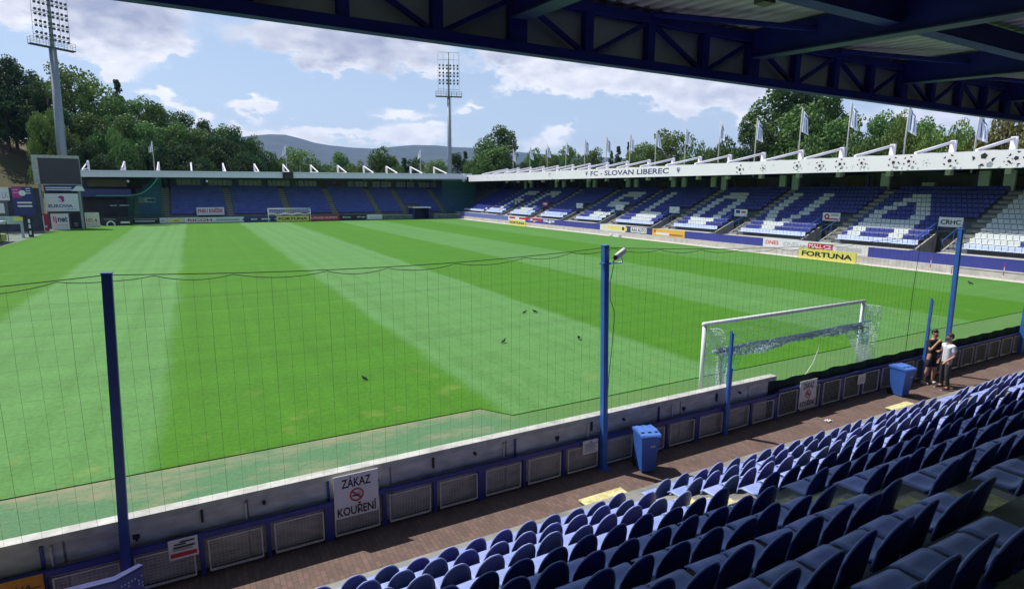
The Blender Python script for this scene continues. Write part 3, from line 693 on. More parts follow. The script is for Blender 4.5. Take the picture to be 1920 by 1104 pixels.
# ------------------------------------------------------------------ bins and blue box
def bin_(loc, rz_, label):
    r = empty('wheelie_bin', label, 'bin', 'blue wheelie bins by the barrier', loc, rz_); r.scale = (.78, .78, .88)
    b = MB(); P0 = [(-.19,-.22),(.19,-.22),(.19,.24),(-.19,.24)]; P1 = [(-.27,-.33),(.27,-.33),(.27,.32),(-.27,.32)]
    i = len(b.v); b.v += [(x,y,.03) for x,y in P0]+[(x,y,.95) for x,y in P1]
    for q in ((3,2,1,0),(4,5,6,7),(0,1,5,4),(1,2,6,5),(2,3,7,6),(3,0,4,7)): b.f.append(q); b.m.append(0)
    b.build('body', m_binblue, r)
    b = MB(); b.box(-.285,.285,-.345,.335,.952,.985); b.build('rim', m_binblue, r)
    b = MB()
    b.prism([(-.29,-.37,.987),(-.29,.36,.987),(-.29,.34,1.035),(-.29,.0,1.075),(-.29,-.33,1.03)], (.58,0,0)); b.box(-.16,.16,-.39,-.371,.995,1.02)
    for xx in (-.2,0,.2): b.box(xx-.05, xx+.05, -.2, .25, 1.06, 1.082)
    b.build('lid', mat('pale_blue_lid', (.085,.20,.58), .4, var=.06), r)
    for sx in (-1, 1):
        b = MB(); b.tube([(sx*.19,.27,.10),(sx*.24,.27,.10)], .10, 14); b.build('wheel', m_black, r)
    b = MB(); b.tube([(-.22,.37,.99),(-.22,.41,.99),(.22,.41,.99),(.22,.37,.99)], .016, 6); b.build('handle', m_binblue, r)
    b = MB(); b.box(.0,.14,-.322,-.316,.70,.76); o = b.build('label_plate', m_grey, r); o.rotation_euler.x = -.0; o.location = (0, -.0, 0)
bin_((-7.48, -1.98, 0), R(-18), 'blue wheelie bin beside the middle blue pole')
bin_((2.72, -1.96, 0), R(-8), 'blue wheelie bin left of the two men')
r = empty('blue_metal_counter', 'blue metal counter with a narrow top and pale dots at the bottom left corner', 'counter', None, (-17.2, -2.45, 0))
fpnt = [(-.95,-.07),(.03,-.08),(.33,.13),(.27,.19),(0,.03),(-.95,.05)]
b = MB(); b.prism([(x*.97, y*.9, .0) for x, y in fpnt], (0,0,.925)); b.build('body', m_navy, r)
b = MB(); b.prism([(x, y, .927) for x, y in fpnt], (0,0,.04)); b.build('top', mat('dull_blue_lid', (.030,.042,.15), .8), r)
b = MB(); da = Vector((.29,.19,0)); dn = Vector((.19,-.29,0)).normalized(); o_ = Vector((.03,-.072,0))
for i in range(8):
    for j in range(13):
        if random.random() < .62:
            p0 = o_+da*((i+.3)/8)+dn*.008+Vector((0,0,.22+j*.05)); e = da*.045; u_ = Vector((0,0,.026)); b.face([p0, p0+e, p0+e+u_, p0+u_])
b.build('pale_dots', mat('pale_dots_paint', (.36,.42,.60), .6), r)

# ------------------------------------------------------------------ near goal
def goal(y, label, near=True):
    r = empty('football_goal', label, 'goal', None, (0, y, 0)); R_ = .06; dx = 3.66+.06
    for s in (-1, 1):
        b = MB(); b.tube([(s*dx,0,0),(s*dx,0,2.44)], R_, 12); b.build('post', m_white, r, True)
    b = MB(); b.tube([(-dx-.06,0,2.50),(dx+.06,0,2.50)], R_, 12); b.build('crossbar', m_white, r, True)
    return r, dx
m_netw = seatmat('white_blue_net', (.86,.90,.94), .7, var=.08, scale=8); m_netb = seatmat('blue_net_cord', (.55,.72,.90), .7, var=.2, scale=8)
m_nett = seatmat('turquoise_net_cord', (.16,.60,.56), .7, var=.3)
g, dx = goal(0, 'white football goal behind the near barrier with its net tied up')
b = MB()
rng = random.Random(5)
def netsheet(b, f, nu, nv, r, jit=0.0):
    P = [[Vector(f(i/nu, j/nv))+Vector((rng.uniform(-jit,jit), rng.uniform(-jit,jit), rng.uniform(-jit,jit))) for j in range(nv+1)] for i in range(nu+1)]
    for i in range(nu+1): b.tube(P[i], r, 3, caps=False)
    for j in range(nv+1): b.tube([P[i][j] for i in range(nu+1)], r, 3, caps=False)
netsheet(b, lambda u, v: (-dx+2*dx*u, -.03-.30*v, 2.46-.62*v-.08*math.sin(math.pi*u)*v), 70, 8, .0042)
b.build('upper_net', m_netw, g)
# the bundle tied up along the rope
def bz(u): return 1.84+.03*u+.02*math.sin(u*9)
def dep(u): return .30-.10*math.sin(u*math.pi)+.10*math.sin(u*7.5+.5)
for mi, (mm, jit, sd_) in enumerate(((m_netw,.035,1),(m_netb,.045,2),(m_netw,.05,3))):
    rng = random.Random(sd_); b = MB()
    netsheet(b, lambda u, v: (-3.55+6.75*u, -.33+.05*math.sin(v*6+u*30+mi), bz(u)-dep(u)*v*abs(math.sin(u*math.pi*1.0)+.35)/1.0), 84, 7, .0075, jit)
    b.build('gathered_net', mm, g)
rng = random.Random(9)
b = MB(); b.tube([(-3.72,-.33,1.80),(-1.8,-.33,1.85),(0,-.33,1.87),(1.8,-.33,1.88),(3.72,-.33,1.90)], .02, 6); b.build('net_rope', mat('white_rope', (.6,.68,.75), .7), g)
for s in (-1, 1):
    b = MB()
    if s < 0: netsheet(b, lambda u, v: (-3.68+.06*math.sin(v*9)+.45*u*(.4+.6*v), -.03-.45*u, 2.40*(1-v)+0*.02), 7, 30, .0085, .02)
    else: netsheet(b, lambda u, v: (3.66+.22*u+.06*math.sin(v*9), -.03-.45*u, 2.40*(1-v)), 7, 30, .0085, .02)
    b.build('side_net', m_netw, g)
    b = MB()
    netsheet(b, (lambda u, v: (s*(3.62-(1.55 if s > 0 else .75)*u*(1-v)**1.0), -.36-.15*v, 1.82-1.80*v+(.0 if s > 0 else .0))), 16 if s > 0 else 9, 20, .0090, .012)
    b.build('hanging_net', m_netw, g)
    b = MB(); netsheet(b, (lambda u, v: (s*(3.5-.9*u*(1-.6*v)), -.40, 1.75-(.55 if s > 0 else 1.2)*v)), 10, 9, .006, .05); b.build('turquoise_net', m_nett, g)
b = MB(); b.tube([(1.05,-.35,1.75),(.95,-.35,1.25),(.75,-.35,.85),(.45,-.35,.55),(.10,-.35,.48),(-.2,-.35,.6)], .011, 5); b.build('loose_rope', m_white, g)
g2, dx = goal(105.0, 'white football goal at the far end of the pitch')
b = MB(); netsheet(b, lambda u, v: (-dx+2*dx*u, .1+1.6*v, 1.6-.5*v+.12*math.sin(u*20)), 40, 8, .012, .03); b.build('net', m_netw, g2)
b = MB(); netsheet(b, lambda u, v: (-dx+2*dx*u, .05+.9*v, 2.46-1.0*v), 24, 4, .010, .0); b.build('upper_net', m_netw, g2)

# ------------------------------------------------------------------ right stand
FX = 38.0
ST = empty('side_grandstand', 'long covered side grandstand with white fascia, dark interior and roof masts', 'grandstand')
m_terr = mat('stand_terrace_grey', (.16,.165,.17), .9, var=.2, scale=1)  # even dark grey for the terraces of the side and end stands
YA, YB = -16, 122
VOM = [a+.55 for a in (12.5, 23.0, 34.0, 44.7, 56.0, 66.3, 77.0, 88.0)]
AIS = [1.6, 12.5, 23.0, 34.0, 44.7, 56.0, 66.3, 77.0, 88.0, 98.5]
SX = lambda i: 37.25+.80*i
SZ = lambda i: 1.45+.384*i
b = MB()
segs = []
y = YA
for v in VOM:
    segs.append((y, v, True)); segs.append((v, v+2.1, False)); y = v+2.1
segs.append((y, YB, True))
for i in range(14):
    for (ya, yb2, full) in segs:
        if not full and i < 4: continue
        b.box(SX(i)-.22, 50.8, ya, yb2, (SZ(i)-.42 if i else -.2), SZ(i))
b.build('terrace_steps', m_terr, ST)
b = MB()
for (ya, yb2, full) in segs:
    if full: b.box(36.02, 37.03, ya, yb2, .0, 1.44)
b.box(35.62, 36.0, YA, YB, -.1, .56)
b.build('plinth', m_conc2, ST)
for v in VOM:
    for yy in (v, v+1.96):
        b = MB(); b.prism([(37.1,yy,.0),(40.2,yy,0),(40.2,yy,2.85),(37.1,yy,1.55)], (0,.14,0)); b.build('entrance_cheek', m_conc, ST)
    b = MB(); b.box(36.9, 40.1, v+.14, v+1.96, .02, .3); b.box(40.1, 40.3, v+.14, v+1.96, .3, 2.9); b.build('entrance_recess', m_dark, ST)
    b = MB()
    for yy in (v+.05, v+2.05):
        b = MB(); b.tube([(36.9,yy,1.5),(36.9,yy,2.35),(38.6,yy,3.1),(40.2,yy,3.75),(40.2,yy,2.8)], .035, 6); b.tube([(38.6,yy,2.3),(38.6,yy,3.1)], .03, 6); b.build('handrail', m_pole, ST)
for a in AIS:
    b = MB()
    for i in range(13):
        b.box(SX(i)-.2, SX(i)+.16, a-.5, a+.5, SZ(i)+.003, SZ(i)+.19)
        b.box(SX(i)-.22, SX(i)-.16, a-.52, a+.52, SZ(i)+.19, SZ(i)+.20, 1)
    b.build('stairs', [mat('stair_concrete_side', (.33,.33,.30), .9, var=.2), m_yelp], ST)
b = MB(); b.box(50.8, 51.1, YA, YB, 0, 8.5)
b.build('back_wall', mat('back_wall_paint', (.115,.125,.145), .7, var=.3, scale=.3), ST)
# columns and window bays under the roof
for px in ((985,12),(996,8),(1043,12),(1057,12),(1103,12),(1115,9),(1178,14),(1193,14),(1263,14),(1283,16),(1338,16),(1358,16),(1468,22),(1492,16),(1660,22),(1845,36),(1893,32)):
    c = at(px[0], 340, 0, 47.5); z0 = 6.35; hw = .42
    b = MB(); b.box(47.4, 47.7, c.y-hw, c.y+hw, z0, 8.15); b.build('column', mat('pale_column', (.62,.66,.70), .6), ST)
y = -10
k = 0
while y < 118:
    b = MB(); b.box(50.70, 50.79, y+.5, y+4.2, 6.6, 7.9); b.build('window', mat('dull_window', (.05,.06,.065), .25, var=.3), ST)
    if k % 3 == 1:
        b = MB(); b.box(50.6,50.69,y+1.2,y+3.6,6.9,7.7); b.build('notice_board', mat('ochre_notice', (.14,.12,.04), .7), ST)
    y += 5.2; k += 1
b = MB(); b.box(47.9, 48.6, 19.5, 20.6, 6.3, 7.15); b.build('cabinet', m_dirtyw, ST)
# roof
b = MB(); b.box(FX+.13, 52.2, YA, YB, 8.42, 8.62); b.build('roof_slab', mat('roof_sheet_side', (.30,.31,.32), .6), ST)
b = MB(); b.box(FX, FX+.12, YA, 108.4, 8.02, 9.36); b.build('fascia', m_fasc, ST)
for y in [a+5 for a in AIS]:
    b = MB(); b.box(FX+.3, 50.6, y-.12, y+.12, 8.02, 8.41); b.build('roof_beam', m_navy, ST)
b = MB()
for y in range(-14, 120, 10): b.box(47.9, 48.1, y-.12, y+.12, 6.4, 8.0)
b.build('rear_posts', m_navy, ST)
MY = [2.6, 7.3, 12.14, 16.56, 21.7, 26.74, 31.4]
while MY[-1] < 100: MY.append(MY[-1]+4.95)
mm = MB(); mm.prism([(-.28,-.22,-1.4),(.28,-.22,-1.4),(.20,-.22,1.65),(-.05,-.22,1.65)], (0,.44,0)); mm = mm.mesh('roof_mast', m_fasc)
tt = MB(); tt.tube([(-5.9,0,.30),(.0,0,1.50)], .13, 8); tt.tube([(-5.9,0,.26),(-.1,0,.45)], .09, 8); tt = tt.mesh('tie_rod', m_fasc, True)
for y in MY:
    link('roof_mast', mm, ST, (44.0, y, 9.12)); link('tie_rod', tt, ST, (44.0, y, 9.12))
b = MB(); b.box(FX+.3, 45, YA, 108, 8.63, 8.9); b.build('roof_edge_gutter', m_grey, ST)
# fascia lettering and football motifs
fp = Panel((FX, 108.4, 8.02), (0,-1,0), 1, 1, m_fasc, 'fascia_end', parent=ST, th=.0005)
def fy(y): return 108.4-y
fp.text('FC - SLOVAN LIBEREC', fy(62.4), .36, 62.4-45.6, .72, m_navyprint, .02)
def crest(yc, s=.36):
    fp.poly([(fy(yc)-s*.8,.72+s),(fy(yc)-s*.8,.72),(fy(yc),.72-s),(fy(yc)+s*.8,.72),(fy(yc)+s*.8,.72+s)], m_grey, 'crest'); fp.poly([(fy(yc)-s*.5,.72+s*.6),(fy(yc)-s*.4,.72),(fy(yc),.72-s*.6),(fy(yc)+s*.4,.72)], m_navyprint, 'crest')
crest(at(1100,324,0,FX).y); crest(at(1272,320,0,FX).y)
m_ball2 = mat('pale_motif', (.60,.62,.66), .6, var=.05)
def football(px, py, r, m, rot=0):
    c = at(px, py, 0, FX); cx, cy = fy(c.y), c.z-8.02
    def pent(x, y, rr, a0): return [(x+rr*math.cos(a0+2*math.pi*k/5), y+rr*math.sin(a0+2*math.pi*k/5)) for k in range(5)]
    fp.poly(pent(cx, cy, r*.32, math.pi/2+rot), m, 'football_motif')
    for k in range(5):
        a = math.pi/2+rot+2*math.pi*k/5+math.pi/5; 
        pts = [(r*.98*math.cos(a-.26), r*.98*math.sin(a-.26)), (r*.98*math.cos(a+.26), r*.98*math.sin(a+.26)), (r*.72*math.cos(a+.12), r*.72*math.sin(a+.12)), (r*.72*math.cos(a-.12), r*.72*math.sin(a-.12))]
        pts = [(cx+p_[0], cy+p_[1]) for p_ in pts]
        if all(.03 < p_[1] < 1.32 for p_ in pts): fp.poly(pts, m, 'football_motif')
for (px, py, rr) in ((1387,318,.55),(1431,315,.36),(1495,311,.46),(1538,311,.48),(1576,308,.52),(1617,306,.44),(1677,305,.50),(1706,303,.48),(1783,302,.52),(1848,293,.80),(1894,303,.32),(1909,297,.55),(1033,326,.5)):
    football(px, py, rr, m_ink, rr*3)
for (px, py, rr) in ((1411,315,.15),(1454,310,.2),(1521,307,.2),(1603,313,.22),(1742,306,.3),(908,334,.3),(918,333,.4),(930,333,.4),(945,332,.4),(958,332,.4),(971,331,.35),(990,330,.35),(1010,329,.35),(1043,327,.3),(925,336,.3)):
    football(px, py, rr, m_ball2 if px < 1100 else m_grey, rr*5)

# seats of the right stand: white seats spell letters
LET = {
'A': ["....1111....","...111111...","..111..111..",".111....111.","111......111","111......111","111111111111","111111111111","111......111","111......111"],
'V': ["111......111","111......111","111......111","111......111","111......111","111......111",".111....111.","..111..111..","...111111...","....1111...."],
'O': ["..1111111...",".111111111..","111.....111.","111.....111.","111.....111.","111.....111.","111.....111.","111.....111.",".111111111..","..1111111..."],
'L': ["111.........","111.........","111.........","111.........","111.........","111.........","111.........","1111111111..","1111111111..","1111111111.."],
'S': [".1111111111.","11111111111.","111......11.","111.........","11111111111.",".1111111111.","........111.","11......111.","11111111111.","1111111111.."],
'C': [".111111111..","11111111111.","111.....111.","111.........","111.........","111.........","111.........","111.....111.","11111111111.",".111111111.."],
'F': ["11111111111.","11111111111.","111.........","111.........","111111111...","111111111...","111.........","111.........","111.........","111........."],
'N': ["111......111","1111.....111","11111....111","111.11...111","111..11..111","111...11.111","111....11111","111.....1111","111......111","111......111"]}
starts = {'A': 21.7, 'V': 32.9, 'O': 42.9, 'L': 53.0, 'S': 62.9, 'C': 86.0, 'F': 94.6, 'N': 10.6}
NP = .415
def white(i, y):
    if i == 0: return False
    if i > 10 or i < 1: return False
    for ch, ys in starts.items():
        cidx = int((ys-y)/NP)
        if ys >= y and 0 <= cidx < 12:
            c1 = LET[ch][10-i][cidx] == '1'
            return (not c1) if False else c1
    return False
def whiteN(i, y):     # the last block: white ground with a dark wedge
    return y < 11.9 and not (1 <= i <= 6 and 5.2+.25*i < y < 8.6-.30*(i-1)*.8)
for yi in range(0, 1): pass
b = MB()
y = YA+.3
ys_ = []
while y < 109: ys_.append(y); y += NP
for i in range(13):
    for y in ys_:
        if any(abs(y-a) < .68 for a in AIS): continue
        if i < 4 and any(v-.1 < y < v+2.2 for v in VOM): continue
        if i < 6 and i >= 4 and any(v+.1 < y < v+2.0 for v in VOM): continue
        x, z = SX(i), SZ(i)
        if i == 0: mi = 1
        elif y < 11.9: mi = 2 if whiteN(i, y) else 0
        else: mi = 2 if white(i, y) else 0
        if i == 1 and mi == 0 and 66 < y < 100: mi = 1
        hw = NP*.45
        b.prism([(x-.02, y-hw, z+.38), (x+.38, y-hw, z+.36), (x+.38, y-hw, z+.40), (x+.0, y-hw, z+.42)], (0, hw*2, 0), mi)
        b.prism([(x+.38, y-hw, z+.38), (x+.44, y-hw, z+.38), (x+.50, y-hw*.8, z+.70), (x+.46, y-hw*.8, z+.74), (x+.43, y-hw*.8, z+.70)], (0, hw*2, 0), mi)
tag(b.build('stand_seats', [m_seatfar, m_seatlt, m_seatwh]), 'blue and white seats spelling letters on the side stand', 'seats', 'seats of the side stand', 'stuff')
# boards over the entrances
for k, v in enumerate(VOM):
    names = ['with black letters CRHC', 'with a round red emblem', 'with a dark emblem under the letter V', 'with a faint mark left of the letter O', 'blank pale face near the letter L', 'blank face near the letter S', 'red with white marks', 'dark grey']
    mbd = m_crim if k == 6 else (mat('dark_grey_board', (.06,.07,.09), .6) if k == 7 else m_white2)
    q = Panel((40.0, v+1.95, SZ(4)+.35), (0,-1,0), 1.8, .80, mbd, 'entrance_board', 'white board over a stand entrance, '+names[k] if k < 6 else 'board over a stand entrance, '+names[k], 'sign', 'boards over the stand entrances', th=.06)
    if k == 0: q.text('CRHC', .15, .20, 1.5, .40, m_ink, .03)
    elif k == 1: q.ring(.45,.42,.12,.28,m_red,'emblem'); q.rect(.85,.48,.8,.22,m_grey,'text_line'); q.rect(.3,.12,1.3,.14,m_red,'text_line')
    elif k == 2: q.rect(.2,.35,.6,.35,m_navyprint,'emblem'); q.rect(1.0,.4,.6,.2,m_red,'text_line')
    elif k in (3, 4, 5): q.rect(.6,.4,.5,.12,m_grey,'text_line')
    elif k == 6: q.rect(.3,.3,1.2,.3,m_white2,'text_line')
    else: q.ring(.9,.4,.12,.28,m_white2,'emblem')
# banners and boards on the front wall of the side stand
def yat(px, py): return at(px, py, 0, 35.97).y
def wp(ya, yb, zb, zt, m, name, label, x=35.95): return Panel((x, ya, zb), (0,-1,0), ya-yb, zt-zb, m, name, label, 'banner' if 'banner' in name else 'board', None, th=.035)
Y = [yat(889,404), yat(953,408), yat(985,411), yat(1013,415), yat(1125,424), yat(1173,428), yat(1223,433), yat(1284,438), yat(1430,455), yat(1628,469)]
wp(108, Y[1]+.1, .60, 1.44, mat('faded_blue_banner', (.13,.17,.45), .6), 'faded_blue_banner', 'faded blue banner at the far corner of the side stand')
q = wp(Y[1], Y[2], .62, 1.50, m_white2, 'red_and_white_board', 'red lettered white board above the far yellow board'); q.rect(.5,.4,2.2,.35,m_red); q.rect(4.2,.4,4,.35,m_red); q.rect(9,.4,3,.35,m_red)
q = wp(Y[2]-.05, Y[3], .60, 1.44, m_banner, 'blue_banner', 'blue banner with two white marks beside the red lettered board'); q.text('ap', 1.0,.2,3.6,.5,m_white2,.03); q.text('ap', 6.0,.2,3.6,.5,m_white2,.03)
wp(Y[3]-.05, Y[4], .60, 1.44, m_banner, 'blue_banner', 'plain blue banner left of the yellow and white board')
q = wp(Y[4]-.05, Y[5], .60, 1.44, m_white2, 'yellow_and_white_board', 'white board with a yellow strip left of the dark AAA AUTO board'); q.rect(.8,.18,5.2,.5,m_yel); q.ring(1.5,.45,.08,.3,m_white2); q.ring(5.2,.45,.05,.25,m_ink)
wd = Y[5]-Y[6]-.05
q = wp(Y[5]-.05, Y[6], .60, 1.44, m_navyprint, 'dark_blue_board', 'dark blue board with white field reading AAA AUTO'); q.rect(wd*.2,.08,wd*.6,.68,m_white2); q.text('AAA AUTO', wd*.23,.18,wd*.54,.48,m_ink,.02)
wd = Y[6]-Y[7]-.05
m_oy = mat('orange_yellow_board', (.80,.46,.07), .55, var=.06)
q = wp(Y[6]-.05, Y[7], .60, 1.44, m_oy, 'orange_board', 'orange yellow board with a white strip on the side stand wall'); q.rect(wd*.12,.12,wd*.42,.3,m_white2); q.rect(wd*.55,.12,wd*.4,.2,mat('brown_print', (.35,.16,.02), .6)); q.ring(wd*.08,.55,.05,.18,m_red)
wp(Y[7]-.05, Y[8], .60, 1.44, m_banner, 'blue_banner', 'long plain blue banner between the orange board and the white DNES board')
wd = Y[8]-Y[9]-.05
q = wp(Y[8]-.05, Y[9], .60, 1.50, m_white2, 'white_board', 'long white board reading DNES, iDNES.cz and MALL.CZ')
q.text('DNES', wd*.03,.26,wd*.14,.40,m_red,.02); q.text('iDNES.cz', wd*.22,.24,wd*.22,.40,m_grey,0); q.rect(wd*.47,.22,wd*.23,.54,m_red,'red_field'); q.text('MALL.CZ', wd*.48,.30,wd*.21,.38,m_white2,.03)
for z in (.55,.42,.3): q.rect(wd*.73,z,wd*.22,.035,m_grey,'text_line')
wp(Y[9]-.05, -14, .58, 1.44, m_banner, 'blue_banner', 'longest plain blue banner running to the right edge of the photo')
def stand_board(ya, yb, x, zt, text, label, zb=.0):
    q = Panel((x, ya, zb), (0,-1,0), ya-yb, zt-zb, m_yel, 'yellow_board', label, 'board', 'yellow boards standing beside the pitch', th=.10)
    q.text(text, (ya-yb)*.06, (zt-zb)*.26, (ya-yb)*.88, (zt-zb)*.50, m_ink, .035); return q
ya, yb = at(1495,487,0,34.4).y, at(1603,492,0,34.4).y
stand_board(ya, yb, 34.5, .95, 'FORTUNA', 'large yellow board reading FORTUNA at the right touchline')
ya, yb = at(953,424,0,34.4).y, at(984,426,0,34.4).y
stand_board(ya, yb, 34.5, .90, 'FORTUNA', 'small looking yellow board reading FORTUNA at the far right corner')
# flags on the side stand
FLG = [(1824,205,14.99),(1691,195,20.78),(1583,190,26.43),(1493,203,31.94),(1411,222,37.79),(1343,227,43.39),(1281,238,49.31),(1226,243,55.17),(1177,250,60.94),(1133,256,66.84),(1093,260,72.83),(1058,264,78.64),(1025,270,85.),(995,274,91.5),(967,278,98.5)]
m_flag = mat('white_blue_flag', (.70,.74,.84), .8, var=.1, scale=2); m_flagb = mat('flag_blue', (.07,.10,.34), .8)
def flag(loc, h, label, flen, hang, seed, group):
    r = empty('flagpole', label, 'flagpole', group, loc)
    b = MB(); b.tube([(0,0,-1),(0,0,h)], [.085,.05], 8); b.build('pole', m_dirtyw, r, True)
    rg = random.Random(seed); b = MB(); nu, nv = 9, 10; P = []
    for i in range(nu+1):
        row = []
        for j in range(nv+1):
            u, v = i/nu, j/nv
            # gathered at the pole, drooping, folded
            x = flen*u*(.55+.25*v); y = -.12*math.sin(u*7+v*2+seed)*(.4+u); z = h-.1-hang*v-.9*u*(1-v*.5)-.15*u*math.sin(v*5+seed)
            dirv = Vector((.5,-.866,0)) if seed % 3 else Vector((.2,-.98,0))
            if hang < 1.9: dirv = -dirv
            row.append(dirv*x + Vector((.866,.5,0))*y + Vector((0,0,z)))
        P.append(row)
    for i in range(nu):
        for j in range(nv): b.face([P[i][j],P[i+1][j],P[i+1][j+1],P[i][j+1]], 1 if (i in (3, 6) and 2 < j < 9) or (j == 1 and i > 3) else 0)
    b.build('flag', [m_flag, m_flagb], r, True)
flab = ['first from the right edge', 'second from the right', 'third from right, the largest', 'fourth from the right', 'fifth from the right', 'sixth from the right, striped and twisted', 'seventh from the right', 'above the C of LIBEREC', 'ninth from the right, above LIBEREC', 'tenth from the right, above SLOVAN', 'eleventh from the right', 'twelfth from the right', 'third from the left', 'second from the left', 'leftmost of the row']
for k, (px, top, y) in enumerate(FLG):
    zt = at(px, top, 0, 44).z-8.9
    flag((44.3, y, 8.9), zt, 'white and blue flag on the side stand roof, '+flab[k], 1.05, 2.4 if k in (1,2,3,4) else (2.2 if k else 2.4), k+1, 'flags along the side stand roof')

# ------------------------------------------------------------------ far stand
FS = empty('end_grandstand', 'covered grandstand of blue seats behind the far goal', 'grandstand')
FY = 110.0
def ftop(x): return 9.0+(x+31.8)/70.5*.74
EX0, EX1 = -33.5, 38.0
ev = lambda i: 111.0+.80*i
ez = lambda i: 1.2+.40*i
b = MB()
for i in range(13): b.box(EX0+(8.4 if i < 13 else 0), 50, ev(i)-.3, 122, (ez(i)-.4 if i else -.2), ez(i))
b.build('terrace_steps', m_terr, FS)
eais = [-20.3, -9.7, 0.6, 9.6, 18.6, 24.6, 33.5]
for a in eais:
    b = MB()
    for i in range(13): b.box(a-.6, a+.6, ev(i)-.28, ev(i)+.14, ez(i)+.003, ez(i)+.2)
    b.build('stairs', mat('mossy_stairs', (.26,.27,.20), .9, var=.2), FS)
b = MB(); b.box(EX0, 51, 122, 122.3, 0, 8.4); b.build('back_wall', mat('end_back_wall', (.10,.115,.12), .7, var=.3, scale=.3), FS)
x = -18.3; k = 0
while x < 33:
    b = MB(); b.box(x, x+4.3, 121.86, 121.98, 6.75, 7.9); wo_ = b.build('window', mat('pale_end_window', (.36,.40,.38), .4, var=.25, scale=2) if k != 5 else mat('brown_shutter', (.13,.07,.05), .6), FS)
    for q in range(1, 5): 
        m3 = MB(); m3.box(x+q*.86-.03, x+q*.86+.03, 121.80, 121.858, 6.75, 7.9); m3.build('window_bar', m_dark, wo_)
    x += 5.55; k += 1
b = MB(); b.prism([(EX0, FY+.01, ftop(EX0)-1.12), (EX1+2, FY+.01, ftop(EX1+2)-1.12), (EX1+2, FY+.01, ftop(EX1+2)), (EX0, FY+.01, ftop(EX0))], (0, .15, 0)); b.build('fascia', mat('end_fascia_sheet', (.82,.78,.90), .5, var=.05, stretch=(2,1,.1), scale=2), FS)
b = MB(); b.prism([(EX0, FY-.012, ftop(EX0)-.30), (EX1, FY-.012, ftop(EX1)-.30), (EX1, FY-.012, ftop(EX1)-.26), (EX0, FY-.012, ftop(EX0)-.26)], (0, .02, 0)); b.build('fascia_seam', m_grey, FS)
b = MB(); b.prism([(EX0, FY+.17, 7.95), (51, FY+.17, 8.5), (51, FY+.17, 8.66), (EX0, FY+.17, 8.12)], (0, 13.5, 0)); b.build('roof_slab', mat('end_roof_sheet', (.28,.30,.31), .6), FS)
b = MB()
for x in range(-32, 38, 6): b.box(x-.1, x+.1, 112, 112.2, 7.3, 8.0); b.box(x-.12, x+.12, 120.4, 120.6, 6.2, 8.3)
b.build('roof_posts', m_navy, FS)
b = MB(); b.box(FX-.2, FX+.25, FY-.3, FY+.6, 8.0, 9.75); b.build('corner_block', m_fasc, FS)
EM = [-31.68,-26.25,-20.89,-15.54,-10.03,-4.35,1.09,6.53,12.1,17.66,22.76,28.36,34.04]
for x in EM:
    b = MB(); b.box(x-.16, x+.16, 117.8, 118.2, 8.2, 10.9+(x+31)*.008); b.build('roof_mast', m_fasc, FS)
    b = MB(); b.tube([(x, 118, 10.75+(x+31)*.008), (x, FY+.4, ftop(x)+.05)], .12, 6); b.tube([(x, 118, 9.6), (x, FY+.4, ftop(x)+.0)], .08, 6); b.build('tie_rod', m_fasc, FS)
sb = MB(); c = at(540, 328, 1, FY-.2); sb.box(c.x-.95, c.x+.95, FY-.35, FY-.05, c.z-.75, c.z+.55); sb.box(c.x-.8,c.x+.8,FY-.37,FY-.352,c.z-.5,c.z-.1,1); tag(sb.build('loudspeaker_cluster', [m_black, m_dark]), 'black loudspeaker box fixed on the far stand fascia', 'loudspeaker')
for px in (388, 240):
    c = at(px, 340, 1, FY+.5); b = MB(); b.ellip((c.x, c.y, c.z), (.22,.22,.25), 8); b.build('roof_lamp', m_white, FS, True)
b = MB(); x = -23.8
xs_ = []
while x < 49.5: xs_.append(x); x += .47
for i in range(13):
    for x in xs_:
        if any(abs(x-a) < .78 for a in eais): continue
        if i < 4 and 25.2 < x < 28.8: continue
        y, z = ev(i), ez(i); hw = .21
        b.prism([(x-hw, y-.02, z+.36), (x-hw, y+.36, z+.34), (x-hw, y+.36, z+.38), (x-hw, y, z+.41)], (hw*2, 0, 0))
        b.prism([(x-hw, y+.36, z+.36), (x-hw, y+.42, z+.36), (x-hw, y+.47, z+.72), (x-hw, y+.40, z+.70)], (hw*2, 0, 0))
m_endseat = mat('end_stand_blue_seat', (.070,.115,.40), .5, var=.25, scale=.8)
tag(b.build('stand_seats', m_endseat), 'rows of blue seats on the far end stand', 'seats', 'seats of the end stand', 'stuff')
# boxes at the left end: dark hospitality corner
b = MB(); b.box(-33.3, -25.3, 112.5, 121.7, 4.55, 5.9); b.build('balcony_front', mat('blue_balcony', (.05,.06,.22), .6, var=.2), FS)
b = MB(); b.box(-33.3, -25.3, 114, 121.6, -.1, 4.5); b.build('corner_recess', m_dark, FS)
b = MB(); b.box(-31.5, -25.8, 112.6, 112.8, 6.3, 7.6); b.build('corner_awning', mat('drab_awning', (.09,.08,.045), .7), FS)
b = MB(); b.box(-28.6,-27.6,112.4,112.5,3.0,3.12); b.box(-27.2,-25.8,112.4,112.5,3.0,3.15); b.build('strip_sign', m_white2, FS)
